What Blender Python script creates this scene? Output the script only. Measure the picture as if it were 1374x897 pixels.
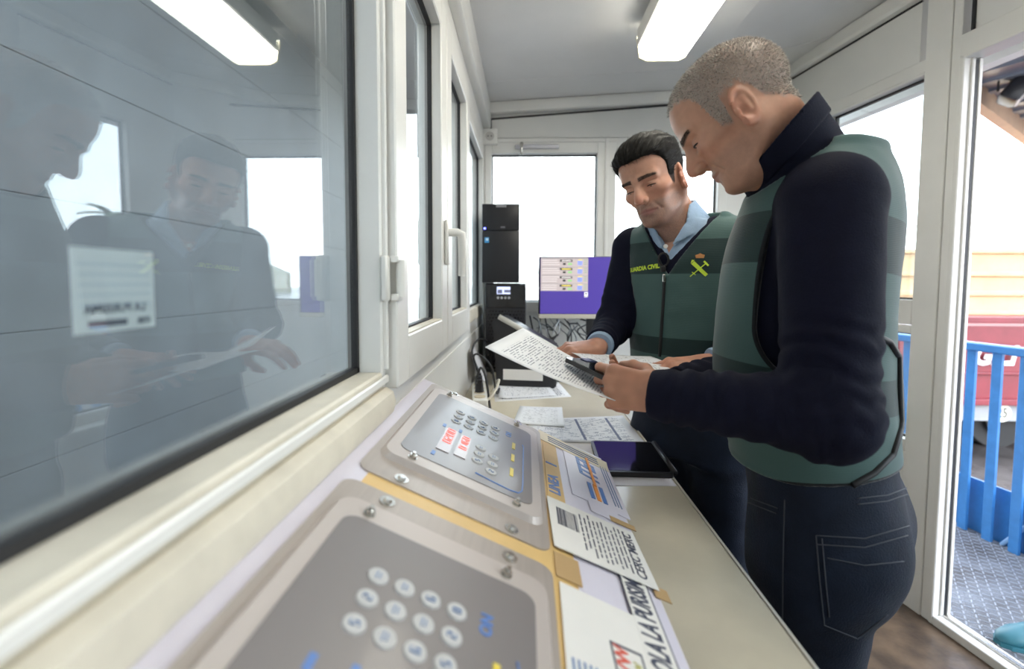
import bpy, bmesh, math, random
import numpy as np
from mathutils import Vector, Matrix, Euler
from mathutils.bvhtree import BVHTree

for o in list(bpy.data.objects):
    bpy.data.objects.remove(o, do_unlink=True)
random.seed(7)
rng = np.random.default_rng(7)
scene = bpy.context.scene
C = scene.collection

# ---------------------------------------------------------------- camera
cam_d = bpy.data.cameras.new('camera')
cam = bpy.data.objects.new('camera', cam_d)
C.objects.link(cam)
scene.camera = cam
F_PX = 620.0
cam_d.sensor_width = 36.0
cam_d.sensor_fit = 'HORIZONTAL'
cam_d.lens = 36.0 * F_PX / 1374.0
cam_d.clip_start = 0.02
cam_d.clip_end = 400
yaw, pitch, roll = math.atan(19 / 620), math.atan(35 / 620), 0.004
fw = Vector((-math.sin(yaw) * math.cos(pitch), math.cos(yaw) * math.cos(pitch), -math.sin(pitch)))
rt = Vector((math.cos(yaw), math.sin(yaw), 0))
up = rt.cross(fw)
rt, up = rt * math.cos(roll) + up * math.sin(roll), up * math.cos(roll) - rt * math.sin(roll)
cam.matrix_world = Matrix(((rt.x, up.x, -fw.x, 0), (rt.y, up.y, -fw.y, 0), (rt.z, up.z, -fw.z, 1.30), (0, 0, 0, 1)))
cam_d.shift_y = -35.5 / 1374.0
cam_d.dof.use_dof = True
cam_d.dof.focus_distance = 1.05
cam_d.dof.aperture_fstop = 2.5

# ---------------------------------------------------------------- sky
world = bpy.data.worlds.new('sky')
scene.world = world
world.use_nodes = True
wt = world.node_tree
wt.nodes.clear()
w_out = wt.nodes.new('ShaderNodeOutputWorld')
w_bg = wt.nodes.new('ShaderNodeBackground')
w_tc = wt.nodes.new('ShaderNodeTexCoord')
w_sep = wt.nodes.new('ShaderNodeSeparateXYZ')
w_ramp = wt.nodes.new('ShaderNodeValToRGB')
w_noise = wt.nodes.new('ShaderNodeTexNoise')
w_cr = wt.nodes.new('ShaderNodeValToRGB')
w_mix = wt.nodes.new('ShaderNodeMixRGB')
w_map = wt.nodes.new('ShaderNodeMapping')
w_map.inputs['Scale'].default_value = (1, 1, 3.5)
wt.links.new(w_tc.outputs['Generated'], w_sep.inputs[0])
wt.links.new(w_sep.outputs['Z'], w_ramp.inputs[0])
wt.links.new(w_tc.outputs['Generated'], w_map.inputs[0])
wt.links.new(w_map.outputs[0], w_noise.inputs['Vector'])
w_noise.inputs['Scale'].default_value = 2.2
w_noise.inputs['Detail'].default_value = 5
wt.links.new(w_noise.outputs['Fac'], w_cr.inputs[0])
w_cr.color_ramp.elements[0].position = 0.42
w_cr.color_ramp.elements[1].position = 0.68
e = w_ramp.color_ramp.elements
e[0].position = 0.0
e[0].color = (0.97, 0.985, 1.0, 1)
e[1].position = 0.55
e[1].color = (0.66, 0.79, 1.0, 1)
w_mix.inputs['Color2'].default_value = (1.0, 0.99, 0.97, 1)
wt.links.new(w_cr.outputs[0], w_mix.inputs['Fac'])
wt.links.new(w_ramp.outputs[0], w_mix.inputs['Color1'])
wt.links.new(w_mix.outputs[0], w_bg.inputs['Color'])
w_bg.inputs['Strength'].default_value = 5.0
wt.links.new(w_bg.outputs[0], w_out.inputs[0])

vs = scene.view_settings
vs.view_transform = 'Standard'
vs.look = 'None'
vs.gamma = 1.0
vs.use_curve_mapping = False
vs.exposure = 0.78

# ---------------------------------------------------------------- helpers
def link(o, parent=None):
    C.objects.link(o)
    if parent is not None:
        o.parent = parent
    return o

def tag(o, label=None, cat=None, group=None, kind=None):
    if label: o['label'] = label
    if cat: o['category'] = cat
    if group: o['group'] = group
    if kind: o['kind'] = kind
    return o

def thing(name, label, cat, loc=(0, 0, 0), group=None, M=None):
    o = bpy.data.objects.new(name, None)
    o.empty_display_size = 0.05
    C.objects.link(o)
    if M is not None:
        o.matrix_world = M
    else:
        o.location = loc
    return tag(o, label, cat, group)

class MB:
    """collects shapes into one bmesh"""
    def __init__(self):
        self.bm = bmesh.new()
        self.uv = None
    def _xf(self, verts, M):
        if M is not None:
            bmesh.ops.transform(self.bm, matrix=M, verts=verts)
    def box(self, c, s, M=None, bevel=0.0, seg=2):
        g = bmesh.ops.create_cube(self.bm, size=1.0)
        vv = g['verts']
        for v in vv:
            v.co = Vector((v.co.x * s[0], v.co.y * s[1], v.co.z * s[2])) + Vector(c)
        if bevel > 0:
            es = list({e for v in vv for e in v.link_edges})
            r = bmesh.ops.bevel(self.bm, geom=es, offset=bevel, segments=seg, affect='EDGES', profile=0.5)
            vv = list({v for f in r['faces'] for v in f.verts} | {v for v in vv if v.is_valid})
        self._xf(vv, M)
        return self
    def cyl(self, c, r, h, axis='Z', seg=24, r2=None, M=None, caps=True):
        g = bmesh.ops.create_cone(self.bm, cap_ends=caps, segments=seg, radius1=r, radius2=r if r2 is None else r2, depth=h)
        R = {'Z': Matrix(), 'X': Matrix.Rotation(math.pi / 2, 4, 'Y'), 'Y': Matrix.Rotation(-math.pi / 2, 4, 'X')}[axis]
        bmesh.ops.transform(self.bm, matrix=Matrix.Translation(c) @ R, verts=g['verts'])
        self._xf(g['verts'], M)
        return self
    def sph(self, c, r, seg=16, s=(1, 1, 1), M=None):
        g = bmesh.ops.create_uvsphere(self.bm, u_segments=seg, v_segments=max(6, seg // 2), radius=r)
        bmesh.ops.transform(self.bm, matrix=Matrix.Translation(c) @ Matrix.Diagonal((*s, 1)), verts=g['verts'])
        self._xf(g['verts'], M)
        return self
    def prism(self, poly, h0, h1, M=None):
        """polygon in xy extruded from z=h0 to z=h1"""
        a = [self.bm.verts.new((p[0], p[1], h0)) for p in poly]
        b = [self.bm.verts.new((p[0], p[1], h1)) for p in poly]
        n = len(poly)
        self.bm.faces.new(a[::-1]); self.bm.faces.new(b)
        for i in range(n):
            self.bm.faces.new((a[i], a[(i + 1) % n], b[(i + 1) % n], b[i]))
        self._xf(a + b, M)
        return self
    def tube(self, pts, r, seg=8, caps=True, closed=False):
        pts = [Vector(p) for p in pts]
        n = len(pts)
        rr = r if isinstance(r, (list, tuple)) else [r] * n
        rings = []
        prev = None
        for i, p in enumerate(pts):
            a = pts[i - 1] if (i > 0 or closed) else p
            b = pts[(i + 1) % n] if (i < n - 1 or closed) else p
            t = (b - a).normalized()
            if prev is None:
                u = t.orthogonal().normalized()
            else:
                u = (prev - t * prev.dot(t))
                u = u.normalized() if u.length > 1e-6 else t.orthogonal().normalized()
            prev = u
            w = t.cross(u)
            rings.append([self.bm.verts.new(p + (u * math.cos(2 * math.pi * k / seg) + w * math.sin(2 * math.pi * k / seg)) * rr[i]) for k in range(seg)])
        m = n if closed else n - 1
        for i in range(m):
            A, B = rings[i], rings[(i + 1) % n]
            for k in range(seg):
                self.bm.faces.new((A[k], A[(k + 1) % seg], B[(k + 1) % seg], B[k]))
        if caps and not closed:
            self.bm.faces.new(rings[0][::-1]); self.bm.faces.new(rings[-1])
        return self
    def sheet(self, P, thick=0.0004):
        """P: grid [i][j] of points; thin solid sheet with uv (u along i, v along j)"""
        if self.uv is None: self.uv = self.bm.loops.layers.uv.new('UVMap')
        ni, nj = len(P), len(P[0])
        P = [[Vector(p) for p in row] for row in P]
        N = [[None] * nj for _ in range(ni)]
        for i in range(ni):
            for j in range(nj):
                du = P[min(i + 1, ni - 1)][j] - P[max(i - 1, 0)][j]
                dv = P[i][min(j + 1, nj - 1)] - P[i][max(j - 1, 0)]
                N[i][j] = du.cross(dv).normalized()
        top = [[self.bm.verts.new(P[i][j]) for j in range(nj)] for i in range(ni)]
        bot = [[self.bm.verts.new(P[i][j] - N[i][j] * thick) for j in range(nj)] for i in range(ni)]
        def face(vs, uvs):
            f = self.bm.faces.new(vs)
            for l, q in zip(f.loops, uvs): l[self.uv].uv = q
        for i in range(ni - 1):
            for j in range(nj - 1):
                q = [(i, j), (i + 1, j), (i + 1, j + 1), (i, j + 1)]
                uvq = [(a / (ni - 1), b / (nj - 1)) for a, b in q]
                face([top[a][b] for a, b in q], uvq)
                face([bot[a][b] for a, b in q[::-1]], [(0.001, 0.001)] * 4)
        for i in range(ni - 1):
            face([top[i + 1][0], top[i][0], bot[i][0], bot[i + 1][0]], [(0.001, 0.001)] * 4)
            face([top[i][-1], top[i + 1][-1], bot[i + 1][-1], bot[i][-1]], [(0.001, 0.001)] * 4)
        for j in range(nj - 1):
            face([top[0][j], top[0][j + 1], bot[0][j + 1], bot[0][j]], [(0.001, 0.001)] * 4)
            face([top[-1][j + 1], top[-1][j], bot[-1][j], bot[-1][j + 1]], [(0.001, 0.001)] * 4)
        return self
    def build(self, name, m, parent=None, smooth=False, M=None):
        bmesh.ops.recalc_face_normals(self.bm, faces=self.bm.faces[:]) if self.uv is None else None
        me = bpy.data.meshes.new(name)
        self.bm.to_mesh(me); self.bm.free()
        if smooth:
            me.shade_smooth() if hasattr(me, 'shade_smooth') else None
            if isinstance(smooth, (int, float)) and not isinstance(smooth, bool):
                me.set_sharp_from_angle(angle=math.radians(smooth))
        me.materials.append(m)
        o = bpy.data.objects.new(name, me)
        if M is not None: o.matrix_basis = M
        return link(o, parent)

def text_obj(name, txt, size, m, M, parent=None, ext=0.0003, bold=0.0, shear=0.0, align='CENTER', sx=1.0):
    cu = bpy.data.curves.new(name, 'FONT')
    cu.body = txt; cu.size = size; cu.extrude = ext; cu.offset = bold; cu.shear = shear
    cu.align_x = align; cu.align_y = 'CENTER'; cu.resolution_u = 3
    t = bpy.data.objects.new(name, cu); C.objects.link(t)
    dg = bpy.context.evaluated_depsgraph_get()
    me = bpy.data.meshes.new_from_object(t.evaluated_get(dg))
    bpy.data.objects.remove(t, do_unlink=True)
    me.materials.clear(); me.materials.append(m)
    me.name = name
    if sx != 1.0: me.transform(Matrix.Diagonal((sx, 1, 1, 1)))
    o = bpy.data.objects.new(name, me)
    o.matrix_basis = M
    return link(o, parent)

# ---------------------------------------------------------------- materials
def new_mat(name):
    m = bpy.data.materials.new(name); m.use_nodes = True
    nt = m.node_tree
    return m, nt, nt.nodes['Principled BSDF']

def N(nt, t, **kw):
    n = nt.nodes.new(t)
    for k, v in kw.items():
        if k.startswith('_'): n.inputs[k[1:].replace('_', ' ')].default_value = v
        else: setattr(n, k, v)
    return n

def mat(name, col, rough=0.5, metal=0.0, var=0.0, vscale=8.0, bump=0.0, bscale=60.0, spec=0.5, col2=None, sheen=0.0, coat=0.0, stretch=(1, 1, 1)):
    m, nt, b = new_mat(name)
    b.inputs['Base Color'].default_value = (*col, 1)
    b.inputs['Roughness'].default_value = rough
    b.inputs['Metallic'].default_value = metal
    b.inputs['Specular IOR Level'].default_value = spec
    if sheen:
        b.inputs['Sheen Weight'].default_value = sheen
        b.inputs['Sheen Roughness'].default_value = 0.4
    if coat:
        b.inputs['Coat Weight'].default_value = coat
        b.inputs['Coat Roughness'].default_value = 0.08
    if var or col2 or bump:
        tc = N(nt, 'ShaderNodeTexCoord'); mp = N(nt, 'ShaderNodeMapping'); mp.inputs['Scale'].default_value = stretch
        nt.links.new(tc.outputs['Object'], mp.inputs[0])
    if var or col2:
        no = N(nt, 'ShaderNodeTexNoise', _Scale=vscale, _Detail=5.0, _Roughness=0.6)
        nt.links.new(mp.outputs[0], no.inputs['Vector'])
        cr = N(nt, 'ShaderNodeValToRGB')
        cr.color_ramp.elements[0].position = 0.32; cr.color_ramp.elements[1].position = 0.68
        c2 = col2 if col2 else tuple(max(0, c * (1 - var)) for c in col)
        cr.color_ramp.elements[0].color = (*c2, 1); cr.color_ramp.elements[1].color = (*col, 1)
        nt.links.new(no.outputs['Fac'], cr.inputs[0]); nt.links.new(cr.outputs[0], b.inputs['Base Color'])
    if bump:
        nb = N(nt, 'ShaderNodeTexNoise', _Scale=bscale, _Detail=4.0)
        nt.links.new(mp.outputs[0], nb.inputs['Vector'])
        bp = N(nt, 'ShaderNodeBump', _Strength=bump, _Distance=0.004)
        nt.links.new(nb.outputs['Fac'], bp.inputs['Height']); nt.links.new(bp.outputs[0], b.inputs['Normal'])
    return m

def emit_mat(name, col, strength, rough=0.4):
    m, nt, b = new_mat(name)
    b.inputs['Base Color'].default_value = (*col, 1)
    b.inputs['Emission Color'].default_value = (*col, 1)
    b.inputs['Emission Strength'].default_value = strength
    b.inputs['Roughness'].default_value = rough
    return m

def glass_mat(name, r0=0.07, tint=(0.93, 0.97, 0.97), dirt=0.02):
    m = bpy.data.materials.new(name); m.use_nodes = True
    nt = m.node_tree; nt.nodes.clear()
    out = N(nt, 'ShaderNodeOutputMaterial')
    tr = N(nt, 'ShaderNodeBsdfTransparent'); tr.inputs[0].default_value = (*tint, 1)
    gl = N(nt, 'ShaderNodeBsdfGlossy'); gl.inputs['Roughness'].default_value = 0.012
    gl.inputs['Color'].default_value = (0.95, 0.97, 1.0, 1)
    lw = N(nt, 'ShaderNodeLayerWeight'); lw.inputs['Blend'].default_value = 0.5
    pw = N(nt, 'ShaderNodeMath', operation='POWER'); pw.inputs[1].default_value = 4.0
    nt.links.new(lw.outputs['Facing'], pw.inputs[0])
    fr = N(nt, 'ShaderNodeMath', operation='MULTIPLY_ADD'); fr.inputs[1].default_value = 0.75; fr.inputs[2].default_value = r0
    nt.links.new(pw.outputs[0], fr.inputs[0])
    mx = N(nt, 'ShaderNodeMixShader')
    df = N(nt, 'ShaderNodeBsdfDiffuse'); df.inputs[0].default_value = (0.72, 0.72, 0.70, 1)
    mx2 = N(nt, 'ShaderNodeMixShader')
    tc = N(nt, 'ShaderNodeTexCoord')
    no = N(nt, 'ShaderNodeTexNoise', _Scale=5.0, _Detail=6.0)
    cr = N(nt, 'ShaderNodeMapRange'); cr.inputs['From Min'].default_value = 0.42; cr.inputs['From Max'].default_value = 0.8
    cr.inputs['To Min'].default_value = 0.01; cr.inputs['To Max'].default_value = dirt * 3
    nt.links.new(tc.outputs['Object'], no.inputs['Vector']); nt.links.new(no.outputs['Fac'], cr.inputs[0])
    nt.links.new(fr.outputs[0], mx.inputs[0]); nt.links.new(tr.outputs[0], mx.inputs[1]); nt.links.new(gl.outputs[0], mx.inputs[2])
    nt.links.new(cr.outputs[0], mx2.inputs[0]); nt.links.new(mx.outputs[0], mx2.inputs[1]); nt.links.new(df.outputs[0], mx2.inputs[2])
    nt.links.new(mx2.outputs[0], out.inputs[0])
    return m

M_ALU = mat('white_lacquered_aluminium', (0.80, 0.79, 0.755), 0.32, var=0.06, vscale=5)
M_ALUC = mat('cream_dusty_aluminium', (0.76, 0.70, 0.58), 0.5, var=0.18, vscale=12)
M_PANEL = mat('white_sandwich_panel', (0.78, 0.775, 0.745), 0.4, var=0.05, vscale=3)
M_CEIL = mat('ceiling_panel', (0.74, 0.735, 0.73), 0.30, var=0.10, vscale=2.0)
M_GASKET = mat('black_rubber', (0.012, 0.012, 0.014), 0.6)
M_GLASS = glass_mat('double_glazing')
M_FLOOR = mat('muddy_floor', (0.17, 0.115, 0.075), 0.35, col2=(0.045, 0.032, 0.026), vscale=7, bump=0.4, bscale=35)
M_BLACKP = mat('black_plastic', (0.014, 0.014, 0.017), 0.35, bump=0.05, bscale=300)
M_BLACKG = mat('black_gloss', (0.006, 0.006, 0.008), 0.08)
M_WHITEP = mat('white_plastic', (0.78, 0.77, 0.73), 0.4)
M_CREAMP = mat('cream_plastic', (0.72, 0.63, 0.46), 0.45, var=0.1)
M_COUNTER = mat('cream_laminate', (0.72, 0.645, 0.50), 0.28, var=0.10, vscale=9, bump=0.02, bscale=90, coat=0.2)
M_STEEL = mat('screw_steel', (0.62, 0.60, 0.56), 0.25, metal=1.0)
M_BLUE = mat('blue_paint', (0.045, 0.205, 0.50), 0.35, var=0.2, vscale=15)
# ================================================================ the booth shell
class Wall:
    """local frame: s along the wall, n towards the room, z up"""
    def __init__(self, p0, sdir, ndir):
        self.p0 = Vector((*p0, 0)); self.s = Vector((*sdir, 0)).normalized(); self.n = Vector((*ndir, 0)).normalized()
        s, n, p = self.s, self.n, self.p0
        self.M = Matrix(((s.x, n.x, 0, p.x), (s.y, n.y, 0, p.y), (0, 0, 1, 0), (0, 0, 0, 1)))
    def P(self, s, n, z):
        return self.M @ Vector((s, n, z))

WL = Wall((-0.24, 0.0), (0, 1), (1, 0))
WB = Wall((0.0, 2.61), (1, 0), (0, -1))
WR = Wall((1.541, 1.878), (-0.156, 0.988), (-0.988, -0.156))
WN = Wall((0.0, -1.15), (1, 0), (0, 1))

def sbox(mb, w, s0, s1, n0, n1, z0, z1, bevel=0.0):
    mb.box(((s0 + s1) / 2, (n0 + n1) / 2, (z0 + z1) / 2), (abs(s1 - s0), abs(n1 - n0), abs(z1 - z0)), M=w.M, bevel=bevel, seg=1)
    return mb

def ceil_z(x): return 2.275 + 0.055 * (x + 0.24) + max(0.0, x - 0.85) * 0.17

def structure(name):
    o = bpy.data.objects.new(name, None); C.objects.link(o); o['kind'] = 'structure'; o.empty_display_size = 0.05
    return o

def window(name, w, s0, s1, z0, z1, fw=0.05, n_in=0.0, n_out=-0.06, gn=-0.045, m=None, gask=0.007, fl=None, fr=None, fb=None, ft=None, sill=None, gl=M_GLASS, lip=True):
    """s0..s1, z0..z1 = outer edges of the frame; separate bars, gasket and pane"""
    m = m or M_ALU
    root = structure(name)
    fl = fw if fl is None else fl; fr = fw if fr is None else fr; fb = fw if fb is None else fb; ft = fw if ft is None else ft
    for nm, a in (('frame_stile', (s0, s0 + fl, z0, z1)), ('frame_stile', (s1 - fr, s1, z0, z1)),
                  ('frame_rail', (s0 + fl, s1 - fr, z0, z0 + fb)), ('frame_rail', (s0 + fl, s1 - fr, z1 - ft, z1))):
        b = MB(); sbox(b, w, a[0], a[1], n_out, n_in, a[2], a[3], bevel=0.003)
        b.build(nm, sill if (sill and nm == 'frame_rail' and a[2] == z0) else m, root)
    gs0, gs1, gz0, gz1 = s0 + fl, s1 - fr, z0 + fb, z1 - ft
    g = MB()
    sbox(g, w, gs0, gs0 + gask, gn - 0.01, gn + 0.006, gz0, gz1); sbox(g, w, gs1 - gask, gs1, gn - 0.01, gn + 0.006, gz0, gz1)
    sbox(g, w, gs0, gs1, gn - 0.01, gn + 0.006, gz0, gz0 + gask); sbox(g, w, gs0, gs1, gn - 0.01, gn + 0.006, gz1 - gask, gz1)
    g.build('gasket', M_GASKET, root)
    p = MB(); sbox(p, w, gs0 + 0.001, gs1 - 0.001, gn - 0.003, gn + 0.001, gz0 + 0.001, gz1 - 0.001)
    p.build('glass_pane', gl, root)
    return root

def struct_mesh(name, mb, m, **kw):
    o = mb.build(name, m, **kw); o['kind'] = 'structure'; return o

# floor, ceiling
b = MB(); b.prism([(-0.30, -1.2), (2.08, -1.2), (1.43, 2.67), (-0.30, 2.67)], -0.10, 0.0)
struct_mesh('floor', b, M_FLOOR)
b = MB()
prof = [(-0.34, ceil_z(-0.34)), (0.85, ceil_z(0.85)), (2.12, ceil_z(2.12))]
up_ = [(x, z + 0.06) for x, z in prof[::-1]]
ring = prof + up_
ra = [b.bm.verts.new((x, -1.25, z)) for x, z in ring]; rb = [b.bm.verts.new((x, 2.72, z)) for x, z in ring]
for q in (0, 1):
    for r_ in (ra, rb): b.bm.faces.new((r_[q], r_[q + 1], r_[4 - q], r_[5 - q]))
for i in range(6): b.bm.faces.new((ra[i], ra[(i + 1) % 6], rb[(i + 1) % 6], rb[i]))
ceil_o = struct_mesh('ceiling', b, M_CEIL)
# faint joints between the ceiling panels
for yy in (0.25, 1.35, 2.32):
    for x0, x1 in ((-0.2, 0.85), (0.85, 1.45)):
        a0, a1 = Vector((x0, yy, ceil_z(x0) - 0.001)), Vector((x1, yy, ceil_z(x1) - 0.001))
        j = MB(); j.box((0, 0, 0), ((a1 - a0).length, 0.012, 0.003), M=Matrix.Translation((a0 + a1) / 2) @ Matrix.Rotation(-math.atan2(a1.z - a0.z, a1.x - a0.x), 4, 'Y'))
        j.build('panel_joint', M_CEIL, ceil_o)
# ceiling cornices
b = MB(); b.box((-0.225, 0.73, 2.208), (0.05, 3.76, 0.134), bevel=0.012)
struct_mesh('trim_1', b, M_ALU, smooth=35)
b = MB()
for (x0, x1) in ((-0.24, 0.85), (0.85, 1.45)):
    a0, a1 = Vector((x0, 2.585, ceil_z(x0) - 0.030)), Vector((x1, 2.585, ceil_z(x1) - 0.030))
    b.box((0, 0, 0), ((a1 - a0).length, 0.05, 0.06), M=Matrix.Translation((a0 + a1) / 2) @ Matrix.Rotation(-math.atan2(a1.z - a0.z, a1.x - a0.x), 4, 'Y'), bevel=0.012)
struct_mesh('trim_2', b, M_ALU, smooth=35)
b = MB(); sbox(b, WR, -3.05, 0.74, -0.02, 0.035, 2.405, 2.475, bevel=0.01)
struct_mesh('trim_3', b, M_ALU, smooth=35)

# ---- left wall
wl = structure('wall_left')
b = MB(); sbox(b, WL, -1.15, 2.61, -0.06, 0.0, 0.0, 1.07); b.build('lower_panel', M_PANEL, wl)
b = MB(); sbox(b, WL, -1.15, 2.61, -0.06, 0.0, 2.02, 2.33); b.build('upper_panel', M_PANEL, wl)
# rounded rail under the windows
prof = [(-0.06, 1.07), (0.004, 1.068), (0.014, 1.078), (0.018, 1.095), (0.014, 1.112), (0.002, 1.120), (-0.06, 1.120)]
b = MB(); ra = [b.bm.verts.new(WL.P(-1.15, n, z)) for n, z in prof]; rb = [b.bm.verts.new(WL.P(0.775, n, z)) for n, z in prof]
b.bm.faces.new(ra); b.bm.faces.new(rb[::-1])
for i in range(len(prof)):
    k = (i + 1) % len(prof); b.bm.faces.new((ra[i], ra[k], rb[k], rb[i]))
b.build('lower_rail', M_ALUC, wl, smooth=30)
b = MB(); sbox(b, WL, 0.775, 2.61, -0.06, -0.003, 1.07, 1.125); b.build('lower_rail', M_ALU, wl)
# the big fixed pane beside the console
w1 = window('window_1', WL, -1.15, 0.778, 1.120, 2.02, fl=0.05, fr=0.018, fb=0.028, ft=0.05, n_out=-0.06, gn=-0.045, gask=0.009, sill=M_ALUC)
b = MB(); sbox(b, WL, -1.15, 0.778, 0.0, 0.006, 1.128, 1.141, bevel=0.002); b.build('glazing_bead', M_ALU, w1)
b = MB(); sbox(b, WL, 0.768, 0.776, -0.012, 0.007, 1.15, 2.02, bevel=0.002); b.build('glazing_bead', M_ALU, w1)
# two casements standing proud of the frame, one fixed light at the far end
b = MB(); sbox(b, WL, 0.775, 0.783, -0.05, -0.004, 1.12, 2.02); b.build('frame_gap', M_GASKET, wl)
w2 = window('window_2', WL, 0.783, 1.285, 1.115, 2.03, fw=0.075, n_in=0.02, n_out=-0.045, gn=-0.012, fb=0.085, sill=M_ALU)
w3 = window('window_3', WL, 1.295, 1.80, 1.115, 2.03, fw=0.075, n_in=0.02, n_out=-0.045, gn=-0.012, fb=0.085, sill=M_ALU)
w4 = window('window_4', WL, 1.81, 2.612, 1.12, 2.02, fw=0.05, fr=0.062, n_in=0.0, n_out=-0.06, gn=-0.03, fb=0.06, sill=M_ALUC)
for (ww, a, c) in ((w2, 0.858, 1.21), (w3, 1.37, 1.725)):
    b = MB(); sbox(b, WL, a, c, -0.012, 0.017, 1.2005, 1.203); b.build('dusty_ledge', M_ALUC, ww)
# hinges of the near casement
for z in (1.305, 1.86):
    h = MB()
    sbox(h, WL, 0.752, 0.772, 0.0, 0.012, z - 0.038, z + 0.038, bevel=0.003)
    h.cyl(WL.P(0.781, 0.026, z), 0.0075, 0.062, seg=16)
    sbox(h, WL, 0.768, 0.80, 0.012, 0.026, z + 0.026, z + 0.038, bevel=0.002)
    sbox(h, WL, 0.768, 0.80, 0.012, 0.026, z - 0.038, z - 0.026, bevel=0.002)
    h.build('hinge', M_WHITEP, w2, smooth=40)
# lever handle
h = MB(); sbox(h, WL, 1.235, 1.262, 0.02, 0.032, 1.345, 1.465, bevel=0.004)
h.build('handle_plate', M_WHITEP, w2, smooth=40)
h = MB(); h.tube([WL.P(1.248, 0.03, 1.432), WL.P(1.248, 0.055, 1.432), WL.P(1.25, 0.064, 1.428), WL.P(1.252, 0.066, 1.41), WL.P(1.252, 0.066, 1.35), WL.P(1.252, 0.064, 1.315)], [0.011, 0.011, 0.0115, 0.0115, 0.0105, 0.009], seg=12)
h.build('handle_lever', M_WHITEP, w2, smooth=50)

# ---- back wall
wb = structure('wall_back')
b = MB(); sbox(b, WB, -0.30, 1.50, -0.06, 0.0, 0.0, 1.13); b.build('lower_panel', M_PANEL, wb)
b = MB(); sbox(b, WB, -0.20, 1.42, -0.05, -0.006, 2.095, 2.46); b.build('upper_panel', M_PANEL, wb)
b = MB(); sbox(b, WB, -0.30, -0.20, -0.06, -0.004, 1.13, 2.40); b.build('corner_post', M_ALU, wb)
b = MB(); sbox(b, WB, 1.08, 1.46, -0.06, -0.004, 1.13, 2.46); b.build('corner_post', M_ALU, wb)
# gaskets round the upper panel (sloping top joint)
g = MB()
a0, a1 = Vector((-0.20, 2.612, 2.200)), Vector((1.10, 2.612, 2.290))
g.box((0, 0, 0), ((a1 - a0).length, 0.010, 0.007), M=Matrix.Translation((a0 + a1) / 2) @ Matrix.Rotation(-math.atan2(a1.z - a0.z, a1.x - a0.x), 4, 'Y'))
sbox(g, WB, -0.203, -0.197, -0.012, 0.002, 2.095, 2.20)
sbox(g, WB, -0.2, 1.08, -0.012, 0.001, 2.092, 2.096)
g.build('gasket', M_GASKET, wb)
window('window_5', WB, -0.235, 0.435, 1.13, 2.075, fl=0.038, fr=0.045, fb=0.06, ft=0.062, gn=-0.045)
window('window_6', WB, 0.445, 1.10, 1.13, 2.075, fl=0.048, fr=0.047, fb=0.06, ft=0.062, gn=-0.045)
b = MB(); sbox(b, WB, 0.431, 0.449, -0.06, 0.006, 1.13, 2.09, bevel=0.002); b.build('mullion', M_ALU, wb)
b = MB(); sbox(b, WB, -0.24, 1.08, -0.06, 0.004, 2.072, 2.094, bevel=0.002); b.build('cross_rail', M_ALU, wb)

# ---- right wall with the open door
wr = structure('wall_right')
b = MB(); sbox(b, WR, 0.0, 0.76, -0.05, 0.0, 0.0, 0.62); b.build('lower_panel', M_PANEL, wr)
b = MB(); sbox(b, WR, 0.04, 0.76, -0.05, -0.008, 2.17, 2.46); b.build('upper_panel', M_PANEL, wr)
b = MB(); sbox(b, WR, -1.12, -0.15, -0.05, -0.008, 2.19, 2.46); b.build('upper_panel', M_PANEL, wr)
g = MB(); sbox(g, WR, 0.04, 0.74, -0.012, -0.004, 2.398, 2.406); sbox(g, WR, -0.156, -0.148, -0.012, 0.002, 2.19, 2.46); g.build('gasket', M_GASKET, wr)
b = MB(); sbox(b, WR, -0.085, 0.008, -0.06, 0.004, 0.0, 2.46, bevel=0.002); b.build('post', M_ALU, wr)
b = MB(); sbox(b, WR, -0.118, -0.0865, -0.06, 0.0, 0.0, 2.46, bevel=0.002); b.build('post', M_ALU, wr)
b = MB(); sbox(b, WR, 0.50, 0.76, -0.06, 0.0, 0.62, 2.17); b.build('post', M_ALU, wr)
b = MB(); sbox(b, WR, 0.008, 0.50, -0.03, -0.002, 2.118, 2.168, bevel=0.003); b.build('cross_rail', M_ALU, wr)
window('window_7', WR, 0.008, 0.50, 1.135, 2.12, fl=0.004, fr=0.03, fb=0.10, ft=0.012, gn=-0.04)
window('window_8', WR, 0.008, 0.50, 0.62, 1.13, fl=0.004, fr=0.03, fb=0.05, ft=0.03, gn=-0.04)
# behind the photographer the wall goes on, glazed like the rest
b = MB(); sbox(b, WR, -3.1, -1.12, -0.05, 0.0, 0.0, 1.0); b.build('lower_panel', M_PANEL, wr)
b = MB(); sbox(b, WR, -3.1, -1.12, -0.05, 0.0, 2.12, 2.46); b.build('upper_panel', M_PANEL, wr)
window('window_9', WR, -3.1, -1.12, 1.0, 2.12, fw=0.06, gn=-0.04)
# door frame
d = structure('door_1')
for (s0, s1, z0, z1, nm) in ((-0.135, -0.118, 0, 2.12, 'jamb'), (-1.12, -1.06, 0, 2.12, 'jamb'), (-1.06, -0.118, 2.105, 2.19, 'door_head'), (-1.06, -0.135, 0.0, 0.035, 'threshold')):
    b = MB(); sbox(b, WR, s0, s1, -0.07, 0.006, z0, z1, bevel=0.003); b.build(nm, M_ALU, d)
for (n0, n1) in ((-0.066, -0.052), (-0.036, -0.022)):
    b = MB(); sbox(b, WR, -0.142, -0.135, n0, n1, 0.035, 2.105, bevel=0.002); b.build('door_stop', M_ALU, d)
g = MB(); sbox(g, WR, -0.140, -0.135, -0.05, -0.038, 0.035, 2.10); g.build('gasket', M_GASKET, d)
b = MB(); sbox(b, WR, -1.05, -0.145, -0.05, -0.03, 0.035, 0.043, bevel=0.002); b.build('sill_strip', M_STEEL, d)

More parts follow.
